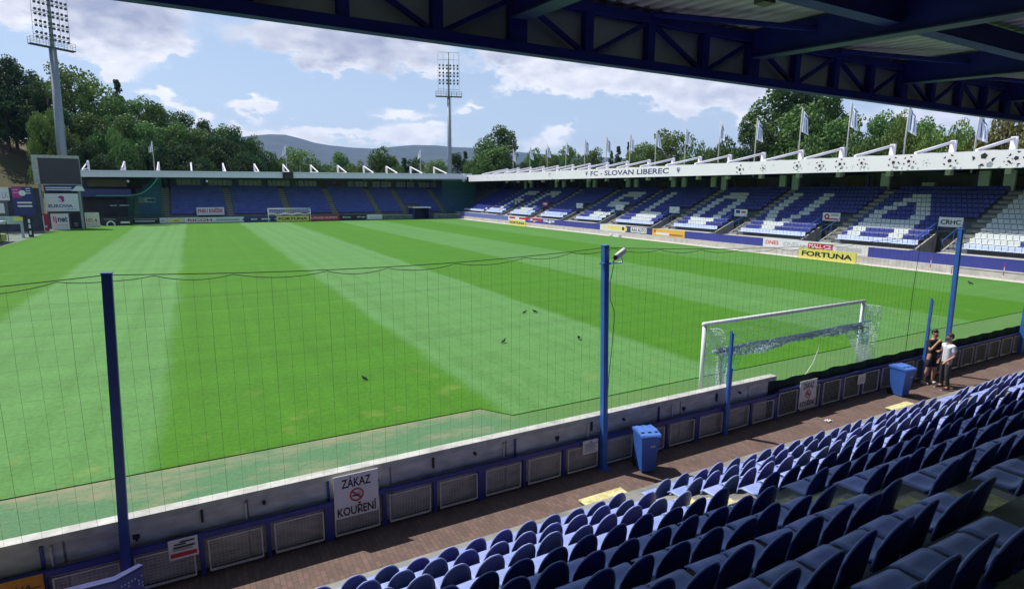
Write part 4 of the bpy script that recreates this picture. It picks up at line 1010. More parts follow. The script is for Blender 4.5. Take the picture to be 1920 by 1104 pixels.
# green net closing the corner
gn = empty('corner_net', 'green netting swooping down from the far stand roof at the left', 'net')
b = MB()
cv = [at(296,333,1,109.5), at(289,343,1,109.5), at(281,352,1,109.5), at(272,359,1,109.5), at(262,364,1,109.5), at(250,366,1,109.5), at(236,367,1,109.5), at(180,367,1,109.5)]
b.tube(cv, .09, 6); b.build('edge_rope', mat('pale_green_rope', (.10,.34,.27), .7), gn)
b = MB()
xr = at(305, 370, 1, 109.5).x; xl = at(238, 370, 1, 109.5).x
k = 0; x = xl
while x < xr:
    # top limit follows the edge rope
    zt = None
    for p0, p1 in zip(cv, cv[1:]):
        if min(p0.x, p1.x) <= x <= max(p0.x, p1.x): t = (x-p0.x)/(p1.x-p0.x); zt = p0.z+(p1.z-p0.z)*t
    if zt is None: zt = cv[0].z
    b.box(x-.016, x+.016, 109.49, 109.51, .3, zt); x += .10
z = .4
while z < 8: b.box(xl if z < 5.0 else xl+1.3+(z-5)*1.0, xr, 109.511, 109.53, z-.014, z+.014); z += .12
b.build('netting', m_gnet, gn)
# second, denser net in the right corner
b = MB(); x = at(830,370,1,109).x; x1 = at(892,370,1,109).x
while x < x1: b.box(x-.012, x+.012, 108.99, 109.01, .2, 8.4); x += .12
z = .3
while z < 8.4: b.box(at(830,370,1,109).x, x1, 109.012, 109.03, z-.010, z+.010); z += .14
tag(b.build('corner_net', m_gnet), 'faint green netting in the right far corner of the stands', 'net')

# advertising boards in front of the far stand
def far_board(px0, px1, y, zb, zt, m, name, label, p0=420):
    xa, xb = at(px0, p0, 1, y).x, at(px1, p0, 1, y).x
    return Panel((xa, y, zb), (1,0,0), xb-xa, zt-zb, m, name, label, 'board', 'advertising boards behind the far goal', th=.06)
q = far_board(250,299, 105.6, .12, 1.05, m_ink, 'black_board', 'black board with pale frame left of the stair to the seats'); q.rect(.15,.78,q.w-.3,.05,m_white2,'frame_line'); q.rect(.3,.3,q.w-.9,.26,m_grey,'text_line')
q = far_board(300,313, 106.3, .15, 1.05, m_white2, 'white_board', 'narrow white board left of the yellow one'); q.ring(q.w/2,.42,.1,.25,m_grey)
q = far_board(313.5,346, 106.3, .15, 1.05, mat('pale_frame_board', (.62,.64,.6), .6), 'yellow_sponsor_board', 'pale framed yellow board left of the RICOH board'); q.rect(.3,.2,q.w-.6,.45,m_yel); q.rect(q.w*.4,.3,q.w*.3,.2,m_orange)
q = far_board(346.5,458, 106.3, .12, 1.05, m_white2, 'white_board', 'long white board reading RICOH'); q.text('RICOH', .5,.22,3.8,.46,m_red,.03); q.rect(5.0,.28,3.8,.32,m_grey,'text_line'); q.rect(9.3,.28,1.4,.3,m_navyprint,'text_line')
q = far_board(458.5,519, 106.3, .12, 1.05, m_navyprint, 'navy_board', 'navy board with white marks partly behind the far goal'); [q.text('ato', .6+2.3*k,.3,1.6,.36,m_white2,.03) for k in range(3)]
q = far_board(519.5,580, 106.0, .10, 1.05, m_yel, 'yellow_board', 'yellow board reading FORTUNA inside the far goal'); q.text('FORTUNA', .3,.24,q.w-.6,.50,m_ink,.04)
q = far_board(581,636, 106.1, .15, 1.12, m_crim, 'crimson_board', 'crimson board reading LOUGE AUTO right of the far goal'); q.text('LOUGE AUTO+', .3,.32,q.w-.6,.38,m_white2,.02,.2)
q = far_board(636.5,687, 106.1, .15, 1.12, m_ink, 'black_board', 'black board with two white words right of the crimson board'); q.text('Smp', .6,.34,1.7,.36,m_white2,.03,.2); q.text('Smp', 3.5,.34,1.7,.36,m_white2,.03,.2)
q = far_board(689,717, 106.1, .20, 1.15, m_white2, 'white_board', 'small plain white board right of the black boards'); q.rect(.4,.3,q.w-.8,.10,m_grey,'text_line')
# players tunnel
tn = empty('players_tunnel', 'dark blue players tunnel with white roof edge in the far stand', 'tunnel', None, (27.0, 107.5, 0))
b = MB(); b.box(-1.9,-1.6,0,3,0,2.3); b.box(1.6,1.9,0,3,0,2.3); b.box(-1.6,1.6,2.9,3,0,2.3); b.build('walls', m_navyprint, tn)
b = MB(); b.box(-2.0,2.0,-.3,3,2.32,2.55); b.build('roof', m_white, tn)
b = MB(); b.box(-1.5,1.5,.2,2.8,0,.02); b.build('floor', m_black, tn)
b = MB()
for x in [14+.9*k for k in range(22)]:
    if 24.5 < x < 29.5: continue
    b.box(x-.03,x+.03,106.6,106.66,0,1.0)
b.box(17.5,24.6,106.58,106.6,.1,.85,1); b.box(29.4,36,106.58,106.6,.1,.85,1); b.box(17.5,24.6,106.6,106.66,.95,1.02); b.box(29.4,36,106.6,106.66,.95,1.02)
tag(b.build('pitch_railing', [m_galv, mat('drab_panel', (.13,.17,.17), .7, var=.4, scale=1.2)]), 'drab railing on both sides of the players tunnel', 'railing')
# small boards in the seats of the far stand
c0, c1 = at(368,389,1,110.2), at(421,403,1,110.2)
q = Panel((c0.x,110.2,c1.z), (1,0,0), c1.x-c0.x, c0.z-c1.z, m_white2, 'tyre_shop_board', 'white board reading PNEU KNÍŽEK in the far stand', 'board', None, th=.08); q.text('PNEU KNÍŽEK', .2,.45,q.w-.4,.85,m_red,.03,.15)
b = MB(); b.box(.3,q.w-.3,.1,.2,-.9,-.02); b.build('support', m_dark, q.root)
c0, c1 = at(259,370,1,110.2), at(293,381,1,110.2)
q = Panel((c0.x,110.2,c1.z), (1,0,0), c1.x-c0.x, c0.z-c1.z, mat('frame_board_grey', (.35,.40,.38), .6), 'white_board', 'pale board in the seats behind the green net', 'board', None, th=.08); q.rect(.9,.15,q.w-1.6,.8,m_white2); q.rect(1.3,.4,1.2,.3,m_navyprint,'text_line')
# flags on the far stand
for (px, top, base, lab) in ((290,265,318,'white flag on a pole above the left part of the far stand'),(538,272,322,'white flag on a pole above the loudspeaker of the far stand'),(789,280,325,'white flag on a pole above the right part of the far stand')):
    c = at(px, base, 1, 119); z1 = at(px, top, 1, 119).z
    flag((c.x, 119, c.z-.6), z1-c.z+.6, lab, 1.9, 1.7, px, 'flags above the far stand')

# ------------------------------------------------------------------ scoreboard and left corner boards
sb = empty('scoreboard', 'white framed dark video scoreboard on grey supports at the far left corner', 'scoreboard', None, (0, 0, 0))
yS = 97
c0, c1 = at(84,291,1,yS), at(151,347,1,yS)
x0 = at(57,291,1,yS).x; x1, z1_, z0_ = c1.x, c0.z+.02, c1.z
b = MB(); b.box(x0, x1, yS, yS+1.6, z0_, z1_); b.build('cabinet', m_dirtyw, sb)
b = MB(); b.box(at(70,300,1,yS).x, at(147.5,300,1,yS).x, yS-.03, yS-.005, z0_+.10, z1_-.42); b.build('screen', mat('dark_screen', (.016,.018,.032), .25, var=.2), sb)
for xx in (x0+.3, x1-.5): 
    b = MB(); b.box(xx, xx+.3, yS+.4, yS+.7, 0, z0_); b.build('support', m_grey, sb)
b = MB(); b.box(x0+.9, x1-.1, yS+.9, yS+1.1, 0, z0_-.05); b.build('dark_backing', mat('grey_backing', (.09,.11,.13), .7), sb)
c1 = at(151,359,1,yS)
q = Panel((x0+1.0, yS-.02, c1.z), (1,0,0), x1-x0-1.0, z0_-c1.z-.05, m_navyprint, 'sponsor_strip', 'navy strip with white lines directly under the scoreboard screen', 'board', None, th=.05); q.rect(.2,.45,3.1,.15,m_white2,'text_line'); q.rect(.2,.15,3.1,.15,m_white2,'text_line'); q.poly([(3.2,.05),(3.9,.8),(4.6,.8),(4.9,.05)], m_white2, 'emblem')
c0, c1 = at(82,363,1,yS-.3), at(149.5,396,1,yS-.3)
q = Panel((c0.x, yS-.3, c1.z), (1,0,0), c1.x-c0.x, c0.z-c1.z, m_white2, 'white_board', 'white board reading EUROVIA below the scoreboard', 'board', None, th=.08)
q.text('EUROVIA', .35,.55,q.w-1.1,.46,m_navyprint,.03); wq = q.w*.5
q.poly([(wq-.45,2.05),(wq-.1,2.3),(wq+.3,2.15),(wq+.3,1.5),(wq+.0,1.3),(wq-.05,1.75)], m_pink, 'emblem'); q.rect(wq-.42,1.55,.33,.10,m_grey,'emblem'); q.rect(wq-.38,1.38,.3,.08,m_grey,'emblem'); q.rect(q.w-1.5,.25,1.2,.1,m_grey,'text_line')
c0, c1 = at(94,401,1,94.5), at(131.5,431,1,94.5)
q = Panel((c0.x, 94.5, 0.02), (1,0,0), c1.x-c0.x, c0.z, m_white2, 'white_board', 'white board reading ljnet at the left corner of the pitch', 'board', None, th=.08)
q.text('net', q.w*.38,1.15,q.w*.55,.75,m_navyprint,.03); q.text('lj', q.w*.14,.95,q.w*.18,1.0,m_pink,.02); q.rect(q.w*.3,.65,q.w*.6,.07,m_grey,'text_line')
c0, c1 = at(75,401,1,93), at(93.5,434,1,93)
q = Panel((c0.x, 93, 0.02), (1,0,0), c1.x-c0.x, c0.z, m_crim, 'red_board', 'red and white board left of the ljnet board', 'board', None, th=.08); q.rect(0.02,.1,q.w*.4,q.h-.3,m_white2); q.rect(.1,q.h*.2,q.w-.3,.25,m_white2)
c0, c1 = at(133,401,1,97.5), at(151,431,1,97.5)
q = Panel((c0.x, 97.5, 0.02), (1,0,0), c1.x-c0.x, c0.z, m_black, 'black_board', 'black board between the ljnet board and the cream board', 'board', None, th=.08); q.rect(.2,.7,q.w-.4,.12,m_grey,'text_line'); q.rect(.2,.4,q.w-.4,.1,m_grey,'text_line')
c0, c1 = at(152,399,1,100.5), at(188.5,427,1,100.5)
q = Panel((c0.x, 100.5, 0.02), (1,0,0), c1.x-c0.x, c0.z, mat('cream_board', (.74,.72,.64), .6), 'cream_board', 'cream board with red figures 101.4', 'board', None, th=.08); q.text('101.4', q.w*.25,.75,q.w*.6,.6,m_red,.02); q.rect(.3,.4,q.w-.6,.05,m_grey,'text_line')
c0, c1 = at(189,410,1,103.5), at(249,425,1,103.5)
q = Panel((c0.x, 103.5, 0.02), (1,0,0), c1.x-c0.x, c0.z+.2, m_ink, 'black_board', 'black board with half ring emblem right of the cream board', 'board', None, th=.08); q.ring(q.w*.3,.18,.42,.62,m_white2,'half_ring',20); q.rect(q.w*.62,.35,q.w*.3,.3,m_white2,'text_line'); q.rect(.4,1.0,1.6,.07,m_grey,'text_line')
# big boards on the far left
def left_board(px0, py0, px1, py1, y, m, name, label, floor=False):
    a_, c_ = at(px0, py0, 1, y), at(px1, py1, 1, y); zb = .02 if floor else c_.z
    return Panel((a_.x, y, zb), (1,0,0), c_.x-a_.x, a_.z-zb, m, name, label, 'board', 'boards stacked at the left edge', th=.08)
q = left_board(-30,352,84,440, 92, mat('corner_fence_panel', (.055,.065,.085), .7, var=.4, scale=.7), 'dark_fence', 'dark fence behind the boards at the left corner', True)
q = left_board(20,350,67,404, 90, m_navyprint, 'navy_board', 'navy and magenta board with an oval badge left of the scoreboard'); q.rect(.05,q.h*.62,q.w*.45,q.h*.36,m_pink); q.ring(q.w*.5,q.h*.78,.02,.38,m_white2,'oval',16)
for z in (.42,.30): q.rect(q.w*.2,q.h*z,q.w*.7,.22,m_white2,'text_line')
for z in (.92,.84,.76): q.rect(q.w*.68,q.h*z,q.w*.22,.12,m_white2,'text_line')
for z in (.88,.78): q.rect(q.w*.08,q.h*z,q.w*.25,.12,m_grey,'text_line')
q = left_board(-14,351,18.5,376, 89, m_white2, 'white_board', 'white board with faint letters at the left edge of the photo'); q.text('LK', q.w*.55,.3,q.w*.4,.8,m_grey,0)
q = left_board(-14,377,17,404, 89.2, mat('grey_box_panel', (.10,.11,.12), .6), 'grey_panel', 'dark grey panel under the white board at the left edge'); q.rect(.2,.3,.9,q.h-.6,m_white2)
q = left_board(-20,406,38,420, 80, mat('pale_green_panel', (.45,.55,.50), .6, var=.3, scale=2), 'pale_panel', 'pale green strip of boards at the left edge'); q.rect(2.2,.4,.9,.45,m_yel)
q = left_board(36,408,47,446, 80, mat('grey_locker', (.42,.47,.5), .6), 'grey_panel', 'tall grey panel beside the stacked white boards', True)
q = left_board(49,408,64,445, 80.5, m_ink, 'black_rack', 'black rack of three white boards at the left touchline', True)
for z in (.12,.45,.72): q.rect(.12,q.h*z,q.w-.3,q.h*.2,m_white2,'text_line')
dg = empty('substitutes_bench', 'long low bench with yellow panels at the left touchline', 'bench', None, (-35.2, 66, 0))
b = MB(); b.box(-.3,.3,-6,9,.1,.85); b.build('seat_block', mat('dull_yellow_panel', (.42,.44,.12), .6, var=.3, scale=1.5), dg)
b = MB(); b.box(-.9,-.7,-6,9,0,2.2); b.build('back_panel', mat('bench_back', (.10,.13,.14), .6, var=.3), dg)
b = MB(); b.box(-.9,.5,-6,9,2.22,2.32); b.build('canopy', m_grey, dg)
b = MB(); [b.box(.4,.46,-6+q*3,-5.94+q*3,0,2.2) for q in range(6)]; b.build('frame', m_black, dg)

# ------------------------------------------------------------------ floodlight masts
def mast(x, y, zplat, ztop, wdp, label, ang, r0, nrows, percol):
    r = empty('floodlight_mast', label, 'floodlight', 'floodlight masts', (x, y, 0), ang)
    b = MB(); b.tube([(0,0,0),(0,0,zplat)], [r0*1.25, r0*.8], 12); b.build('column', m_mast, r, True)
    b = MB(); b.tube([(0,0,zplat),(0,0,ztop)], [r0*.5, r0*.32], 8); b.build('upper_column', m_mast, r, True)
    b = MB(); b.box(-wdp/2, wdp/2, -.6, .6, zplat-.18, zplat); b.build('platform', mat('dark_mast_steel', (.10,.12,.14), .6), r)
    b = MB()
    for yy in (-.6,.6):
        for k in range(6): xx = -wdp/2+wdp*k/5; b.tube([(xx,yy,zplat),(xx,yy,zplat+1.1)], .035, 4)
        for zz in (.55,1.1): b.tube([(-wdp/2,yy,zplat+zz),(wdp/2,yy,zplat+zz)], .03, 4)
    b.build('platform_rail', m_mast, r)
    H = (ztop-zplat-1.6); fr = MB()
    for k in range(6): zz = zplat+1.6+H*k/5; fr.tube([(-wdp*.40,-.15,zz),(wdp*.40,-.15,zz)], .045, 4)
    for k in range(5): xx = -wdp*.40+wdp*.80*k/4; fr.tube([(xx,-.15,zplat+.3),(xx,-.15,ztop-.3)], .03, 4)
    fr.build('lamp_frame', m_mast, r)
    lm = MB(); lm.tube([(0,-.10,0),(0,-.30,-.06)], [.13,.25], 10); lm.tube([(0,-.302,-.06),(0,-.33,-.068)], [.25,.22], 10); lm.tube([(0,0,.0),(0,-.1,.0)], .11, 8)
    lm = lm.mesh('lamp', m_lamp, True)
    for k in nrows:
        for half in (-1, 1):
            zz = zplat+1.6+H*k/5+half*.38
            for j in range(percol):
                xx = -wdp*.34+wdp*.68*j/(percol-1)
                if abs(xx) < .3: continue
                link('lamp', lm, r, (xx, -.25, zz))
    b = MB(); [b.tube([(s*.14+.45,.1,4),(s*.14+.45,.1,zplat)], .02, 4) for s in (-1,1)]; 
    for k in range(int(zplat)-5): b.tube([(.30,.1,4.5+k),(.60,.1,4.5+k)], .018, 3)
    b.build('ladder', m_mast, r)
    return r
cR = at(841.5, 181, 1, 125); zR = cR.z; tR = at(841, 99, 1, 125).z
mast(cR.x, 125, zR, tR, 6.3, 'tall floodlight mast in the middle beyond the far stand', R(-20), .50, (1,2,3), 6)
yL = 121; cLm = at(99.5, 88, 1, yL)
mast(cLm.x-1.0, yL, cLm.z, cLm.z+11, 6.6, 'thick floodlight mast behind the scoreboard at the left', R(28), .70, (0,1,2,3,4), 8).rotation_euler.y = R(1.8)

# ------------------------------------------------------------------ hillside, mountains, trees
def hillh(x, y):
    s = max(0, min(1, (y-112)/42)); s = s*s*(3-2*s)
    a = max(0, -x-2)*.33; a = min(a, 34)
    hl = a*s
    s2 = max(0, min(1, (-x-40)/30)); s2 = s2*s2*(3-2*s2)
    hl = max(hl, s2*20*max(0, min(1, (y-20)/60)))
    return hl + (noise.noise((x*.05, y*.05, 0))*1.2 if hl > 1 else 0)
b = MB(); nx_, ny_ = 60, 60
gx = [-190+i*(230/nx_) for i in range(nx_+1)]; gy = [30+j*(230/ny_) for j in range(ny_+1)]
for y in gy:
    for x in gx: b.v.append((x, y, hillh(x, y)-.05 if hillh(x, y) > .3 else -.4))
for j in range(ny_):
    for i in range(nx_): k = j*(nx_+1)+i; b.f.append((k, k+1, k+nx_+2, k+nx_+1)); b.m.append(0)
struct(b.build('hillside', mat('dry_grass_bank', (.13,.085,.028), .95, var=.3, scale=.09, detail=8, col2=(.045,.055,.016), bump=.5, bscale=1.2), None, True))
# mountains
ridge = [(300,275),(400,262),(480,254),(505,252),(535,253),(560,259),(590,268),(620,273),(660,277),(700,279),(740,275),(775,272),(820,273),(850,276),(880,277),(920,280),(980,286),(1060,292),(1200,298),(1400,300),(1700,305)]
b = MB(); rows = 14
for j in range(rows+1):
    t = j/rows
    for (px, py) in ridge:
        d = ray(px, py); hd = math.hypot(d.x, d.y); D = 5200*(.45+.55*t)
        p = CAM+d*(5200/hd); q = Vector((CAM.x+d.x/hd*D, CAM.y+d.y/hd*D, 0))
        hgt = p.z*(t**1.25)+ (noise.noise((px*.02, t*5, 3))*22*math.sin(t*math.pi))
        b.v.append((q.x, q.y, max(hgt, -1)))
W_ = len(ridge)
for j in range(rows):
    for i in range(W_-1): k = j*W_+i; b.f.append((k, k+1, k+W_+1, k+W_)); b.m.append(0)
struct(b.build('mountains', mat('forested_mountain', (.030,.050,.034), .95, var=.35, scale=.006, detail=9), None, True))

def leafmat(name, c1, c2):
    m, t, bs = node_mat(name); n = t.nodes; l = t.links
    bs.inputs['Roughness'].default_value = .6; bs.inputs['Specular IOR Level'].default_value = .3
    g_ = n.new('ShaderNodeNewGeometry'); oi = n.new('ShaderNodeObjectInfo')
    mx_ = n.new('ShaderNodeMix'); mx_.data_type = 'RGBA'; mx_.inputs[6].default_value = (*c1, 1); mx_.inputs[7].default_value = (*c2, 1); l.new(g_.outputs['Random Per Island'], mx_.inputs[0])
    h = n.new('ShaderNodeHueSaturation'); q = n.new('ShaderNodeMapRange'); q.inputs[3].default_value = .70; q.inputs[4].default_value = 1.35; l.new(oi.outputs['Random'], q.inputs[0]); l.new(q.outputs[0], h.inputs['Value'])
    q2 = n.new('ShaderNodeMapRange'); q2.inputs[3].default_value = .485; q2.inputs[4].default_value = .52; l.new(oi.outputs['Random'], q2.inputs[0]); l.new(q2.outputs[0], h.inputs['Hue'])
    l.new(mx_.outputs[2], h.inputs['Color']); l.new(h.outputs[0], bs.inputs['Base Color'])
    tr = n.new('ShaderNodeBsdfTranslucent'); l.new(h.outputs[0], tr.inputs[0]); ms = n.new('ShaderNodeMixShader'); ms.inputs[0].default_value = .22
    l.new(bs.outputs[0], ms.inputs[1]); l.new(tr.outputs[0], ms.inputs[2]); l.new(ms.outputs[0], n['Material Output'].inputs[0])
    return m
m_bark = mat('bark', (.10,.075,.05), .9, var=.3, scale=6)
LM = {'dark': leafmat('dark_leaves', (.034,.072,.022), (.075,.140,.042)), 'mid': leafmat('green_leaves', (.068,.140,.032), (.145,.240,.062)),
      'light': leafmat('light_leaves', (.11,.185,.034), (.200,.290,.070)), 'olive': leafmat('olive_leaves', (.12,.135,.035), (.23,.215,.07))}
SIZ = {}
def proto(seed, kind, shape, mkey, nleaf=3400, ls=.42):
    """crown about 1 unit = 1 m; total height 10 m, leaf clumps spread over many small lobes"""
    rg = random.Random(seed); lobes = []
    if shape == 'round':
        for k in range(46):
            t = (k+.5)/46; a = rg.uniform(0, 6.283); rr = rg.uniform(.3, 1)*3.0*math.sin(math.pi*(.12+.80*t))**.7
            lobes.append((Vector((rr*math.cos(a), rr*math.sin(a), 1.6+7.6*t)), rg.uniform(.7, 1.3)))
    elif shape == 'poplar':
        for k in range(44):
            t = (k+.5)/44; a = rg.uniform(0, 6.283); rr = rg.uniform(.2, 1)*1.8*math.sin(math.pi*(.15+.8*t))**.6
            lobes.append((Vector((rr*math.cos(a), rr*math.sin(a), 1.2+8.2*t)), rg.uniform(.55, .95)))
    elif shape == 'spruce':
        for k in range(46):
            t = rg.random()**.8; a = rg.uniform(0, 6.283); rr = 2.0*(1-t)*rg.uniform(.5, 1)
            lobes.append((Vector((rr*math.cos(a), rr*math.sin(a), 1.0+8.8*t)), .25+.55*(1-t)))
    elif shape == 'airy':
        for k in range(26):
            t = rg.random(); a = rg.uniform(0, 6.283); rr = rg.uniform(.4, 1)*2.6*math.sin(math.pi*(.1+.8*t))**.8
            lobes.append((Vector((rr*math.cos(a), rr*math.sin(a), 3.0+6.4*t)), rg.uniform(.35, .75)))
    elif shape == 'bush':
        for k in range(54):
            a = rg.uniform(0, 6.283); rr = rg.uniform(0, 1)**.55*4.2; lobes.append((Vector((rr*math.cos(a), rr*math.sin(a), .6+5.9*math.sqrt(1-(rr/4.7)**2)*(rg.uniform(.82, 1.04) if k % 3 else rg.uniform(.2, .8)))), rg.uniform(.8, 1.35)))
    b = MB(); tot = sum(l_[1]**2 for l_ in lobes)
    for c, r in lobes:
        n_ = int(nleaf*r*r/tot)
        for k in range(n_):
            v = Vector((rg.gauss(0,1), rg.gauss(0,1), rg.gauss(0,1))).normalized()
            p = c+Vector((v.x, v.y, v.z*.75))*r*rg.uniform(.62, 1.06)
            e1 = Vector((rg.gauss(0,1), rg.gauss(0,1), rg.gauss(0,.6))).normalized(); nn_ = (v*.8+Vector((rg.gauss(0,.6), rg.gauss(0,.6), rg.gauss(0,.6)))).normalized()
            e1 = (e1-nn_*e1.dot(nn_)).normalized(); e2 = nn_.cross(e1); s = ls*rg.uniform(.45, 1.0)*.5; s2 = s*rg.uniform(.5, .9)
            b.face([p-e1*s-e2*s2*.4, p-e2*s2, p+e1*s-e2*s2*.2, p+e1*s*.4+e2*s2, p-e1*s*.6+e2*s2*.8])
    cr = b.mesh('crown', LM[mkey])
    zs_ = sorted(v_[2] for v_ in b.v); rs_ = sorted(math.hypot(v_[0], v_[1]) for v_ in b.v); SIZ[cr.name] = (rs_[int(len(rs_)*.90)], zs_[int(len(zs_)*.985)])
    b = MB(); th = 8.5 if shape != 'bush' else 4
    b.tube([(0,0,-1.5),(.05,.03,2.5),(-.05,.05,5),(0,0,th)], [.28,.2,.13,.03], 7)
    for c, r in lobes[::3]:
        z = max(1.2, c.z-1.2-.25*math.hypot(c.x, c.y)); b.tube([(0,0,z),(c.x*.5,c.y*.5,(z+c.z)/2+.1),tuple(c)], [.08,.055,.02], 5)
    return cr, b.mesh('trunk', m_bark)
PR = {
 'oakd': proto(1,'', 'round', 'dark', 9000, .30), 'oakd2': proto(2,'', 'round', 'dark', 9000, .30), 'oakm': proto(3,'', 'round', 'mid', 9000, .30), 'oakm2': proto(4,'', 'round', 'mid', 9000, .30),
 'oakl': proto(5,'', 'round', 'light', 9000, .30), 'poplar': proto(6,'', 'poplar', 'mid', 9000, .27), 'poplar2': proto(12,'', 'poplar', 'dark', 9000, .27), 'spruce': proto(7,'', 'spruce', 'dark', 9000, .27), 'airy': proto(8,'', 'airy', 'mid', 3000, .26),
 'bushd': proto(9,'', 'bush', 'dark', 11000, .34), 'bushm': proto(10,'', 'bush', 'mid', 11000, .34), 'bushl': proto(11,'', 'bush', 'light', 11000, .34), 'busho': proto(13,'', 'bush', 'olive', 11000, .34)}
HWID = {'oakd':3.6,'oakd2':3.6,'oakm':3.6,'oakm2':3.6,'oakl':3.6,'poplar':2.3,'poplar2':2.3,'spruce':2.2,'airy':2.9,'bushd':5.2,'bushm':5.2,'bushl':5.2,'busho':5.2}
HT = {'bushd':8,'bushm':8,'bushl':8,'busho':8}
trg = random.Random(3)
NAMES = {'oakd':'broadleaf_tree','oakd2':'broadleaf_tree','oakm':'broadleaf_tree','oakm2':'broadleaf_tree','oakl':'broadleaf_tree','poplar':'poplar_tree','poplar2':'poplar_tree','spruce':'spruce_tree','airy':'airy_tree','bushd':'bushy_tree','bushm':'bushy_tree','bushl':'bushy_tree','busho':'bushy_tree'}
DESC = {'oakd':'dark green broadleaf tree','oakd2':'dark round crowned tree','oakm':'mid green broadleaf tree','oakm2':'mid green rounded tree','oakl':'light green broadleaf tree','poplar':'tall narrow green tree','poplar2':'tall dark narrow tree','spruce':'dark pointed spruce','airy':'thin airy tree with gaps','bushd':'dark spreading bushy tree','bushm':'green spreading bushy tree','bushl':'light green bushy tree','busho':'olive brown bushy tree'}
def tree(kind, px, top, wpx, where, group, y=None, x=None, base=None):
    """place a tree by its real spot: direction px, distance plane y= or x=, crown top at height seen at row top"""
    c = at(px, top, 1, y) if y is not None else at(px, top, 0, x)
    zc = (c-CAM).dot(fw); wm_ = wpx/F*zc
    bz_ = base if base is not None else (max(hillh(c.x, c.y), 0)-.2)
    H_ = max(c.z-bz_, 4.0)
    r = empty(NAMES[kind], DESC[kind]+' '+where, 'tree', group, (c.x, c.y, bz_), trg.uniform(0, 6.28))
    hw_, ht_ = SIZ[PR[kind][0].name]; sz = H_/ht_; sx = wm_/2/hw_
    r.scale = (sx, sx, sz)
    link('crown', PR[kind][0], r); link('trunk', PR[kind][1], r)
G1 = 'trees on the wooded slope at the left'
# skyline and front trees of the left wood
A = [('oakd',-30,120,110,150,'at the left edge of the wood'),('oakd2',10,112,70,150,'near the left edge, on the skyline'),('oakd',45,132,76,150,'left of the floodlight mast'),('oakl',128,130,92,150,'highest light crown just right of the left mast'),
     ('oakl',172,158,76,148,'right of the pale high crown'),('spruce',218,155,40,150,'dark tip standing above the slope'),('oakm2',250,190,76,146,'below the dark tip'),('oakm',212,188,66,142,'between the pale crown and dark tip'),('oakm2',302,204,72,146,'on the skyline left of centre of the slope'),
     ('oakm',290,200,60,140,'mid slope above the flag'),('oakm',342,217,66,150,'skyline tree right of the flag'),('oakd2',378,230,60,150,'skyline tree further down the slope'),('oakm2',408,242,60,152,'skyline tree low on the slope'),('oakd',440,245,60,152,'skyline tree near the end of the wood'),('oakm',470,262,50,154,'last tree before the mountain view'),('oakd2',492,286,44,150,'lowest tree at the right end of the wood')]
for k_, px, top, wp_, yy, wh in A: tree(k_, px, top, wp_, wh, G1, y=yy)
tree('airy', 85, 165, 62, 'with bare pale stems left of the mast', G1, y=136)
tree('bushl', 84, 218, 62, 'bright bush under the left floodlight mast', G1, y=132)
tree('bushl', 125, 250, 60, 'bright bush right of the left mast foot', G1, y=130)
B = [('oakm',170,220,80,134),('bushm',200,248,80,130),('oakm',235,222,80,132),('oakm',270,236,76,130),('bushm',225,262,70,127),('bushd',160,270,70,127),('bushd',285,265,80,127),('oakm2',320,238,80,132),('oakm2',355,248,76,132),('bushd',345,275,80,127),
     ('oakd2',395,256,70,134),('bushd',400,282,80,128),('oakd',430,266,60,134),('bushd',455,290,70,130),('bushm',250,290,60,125),('bushd',310,295,70,125),('bushd',375,298,70,125),('bushd',435,302,60,126),('bushd',195,295,60,125),('oakd',120,210,70,136),('oakd2',0,160,80,146),('oakd',60,160,70,145),('bushd',480,300,50,132),('bushd',140,292,50,125)]
for i, (k_, px, top, wp_, yy) in enumerate(sorted(B, key=lambda q: q[1])):
    tree(k_, px, top, wp_, 'lower on the slope, %s from the left' % nth(i+1), G1, y=yy)
G2 = 'trees beyond the far stand'
Cc = [('bushm',520,290,50,150,'left of the far loudspeaker'),('oakl',558,276,62,150,'behind the far loudspeaker'),('bushm',600,302,70,150,'low, between two taller trees'),('oakm',636,284,46,160,'rounded, left of the wide tree'),('bushl',672,305,50,140,'low and bright below the mountain saddle'),
      ('bushm',712,280,84,150,'widest crown below the mountain saddle'),('spruce',757,292,34,165,'left of the far right flag'),('oakd',775,292,46,165,'dark, right of the apartment house'),('oakl',812,297,54,145,'bright crown left of the centre mast'),('oakd2',858,284,52,155,'right of the centre mast'),('spruce',872,280,26,150,'pointed beside the centre mast'),
      ('poplar',940,244,58,140,'peak of the big clump right of the centre mast'),('oakm',912,268,60,138,'left half of the big clump'),('oakm2',925,280,80,132,'lower front of the big clump'),('bushm',900,296,70,128,'foot of the big clump'),('bushm',745,308,50,140,'low beside the apartment house'),('bushd',585,306,50,160,'low and dark below the left ridge'),('bushm',650,308,60,150,'low, left of the widest crown'),('bushm',835,306,50,140,'low, left of the centre mast')]
for k_, px, top, wp_, yy, wh in Cc: tree(k_, px, top+(7 if px < 890 else 0), wp_, wh, G2, y=yy, base=-.2)
tree('airy', 965, 250, 44, 'dark lacy one right of the big clump', G2, y=130, base=0)
G3 = 'trees behind the side stand'
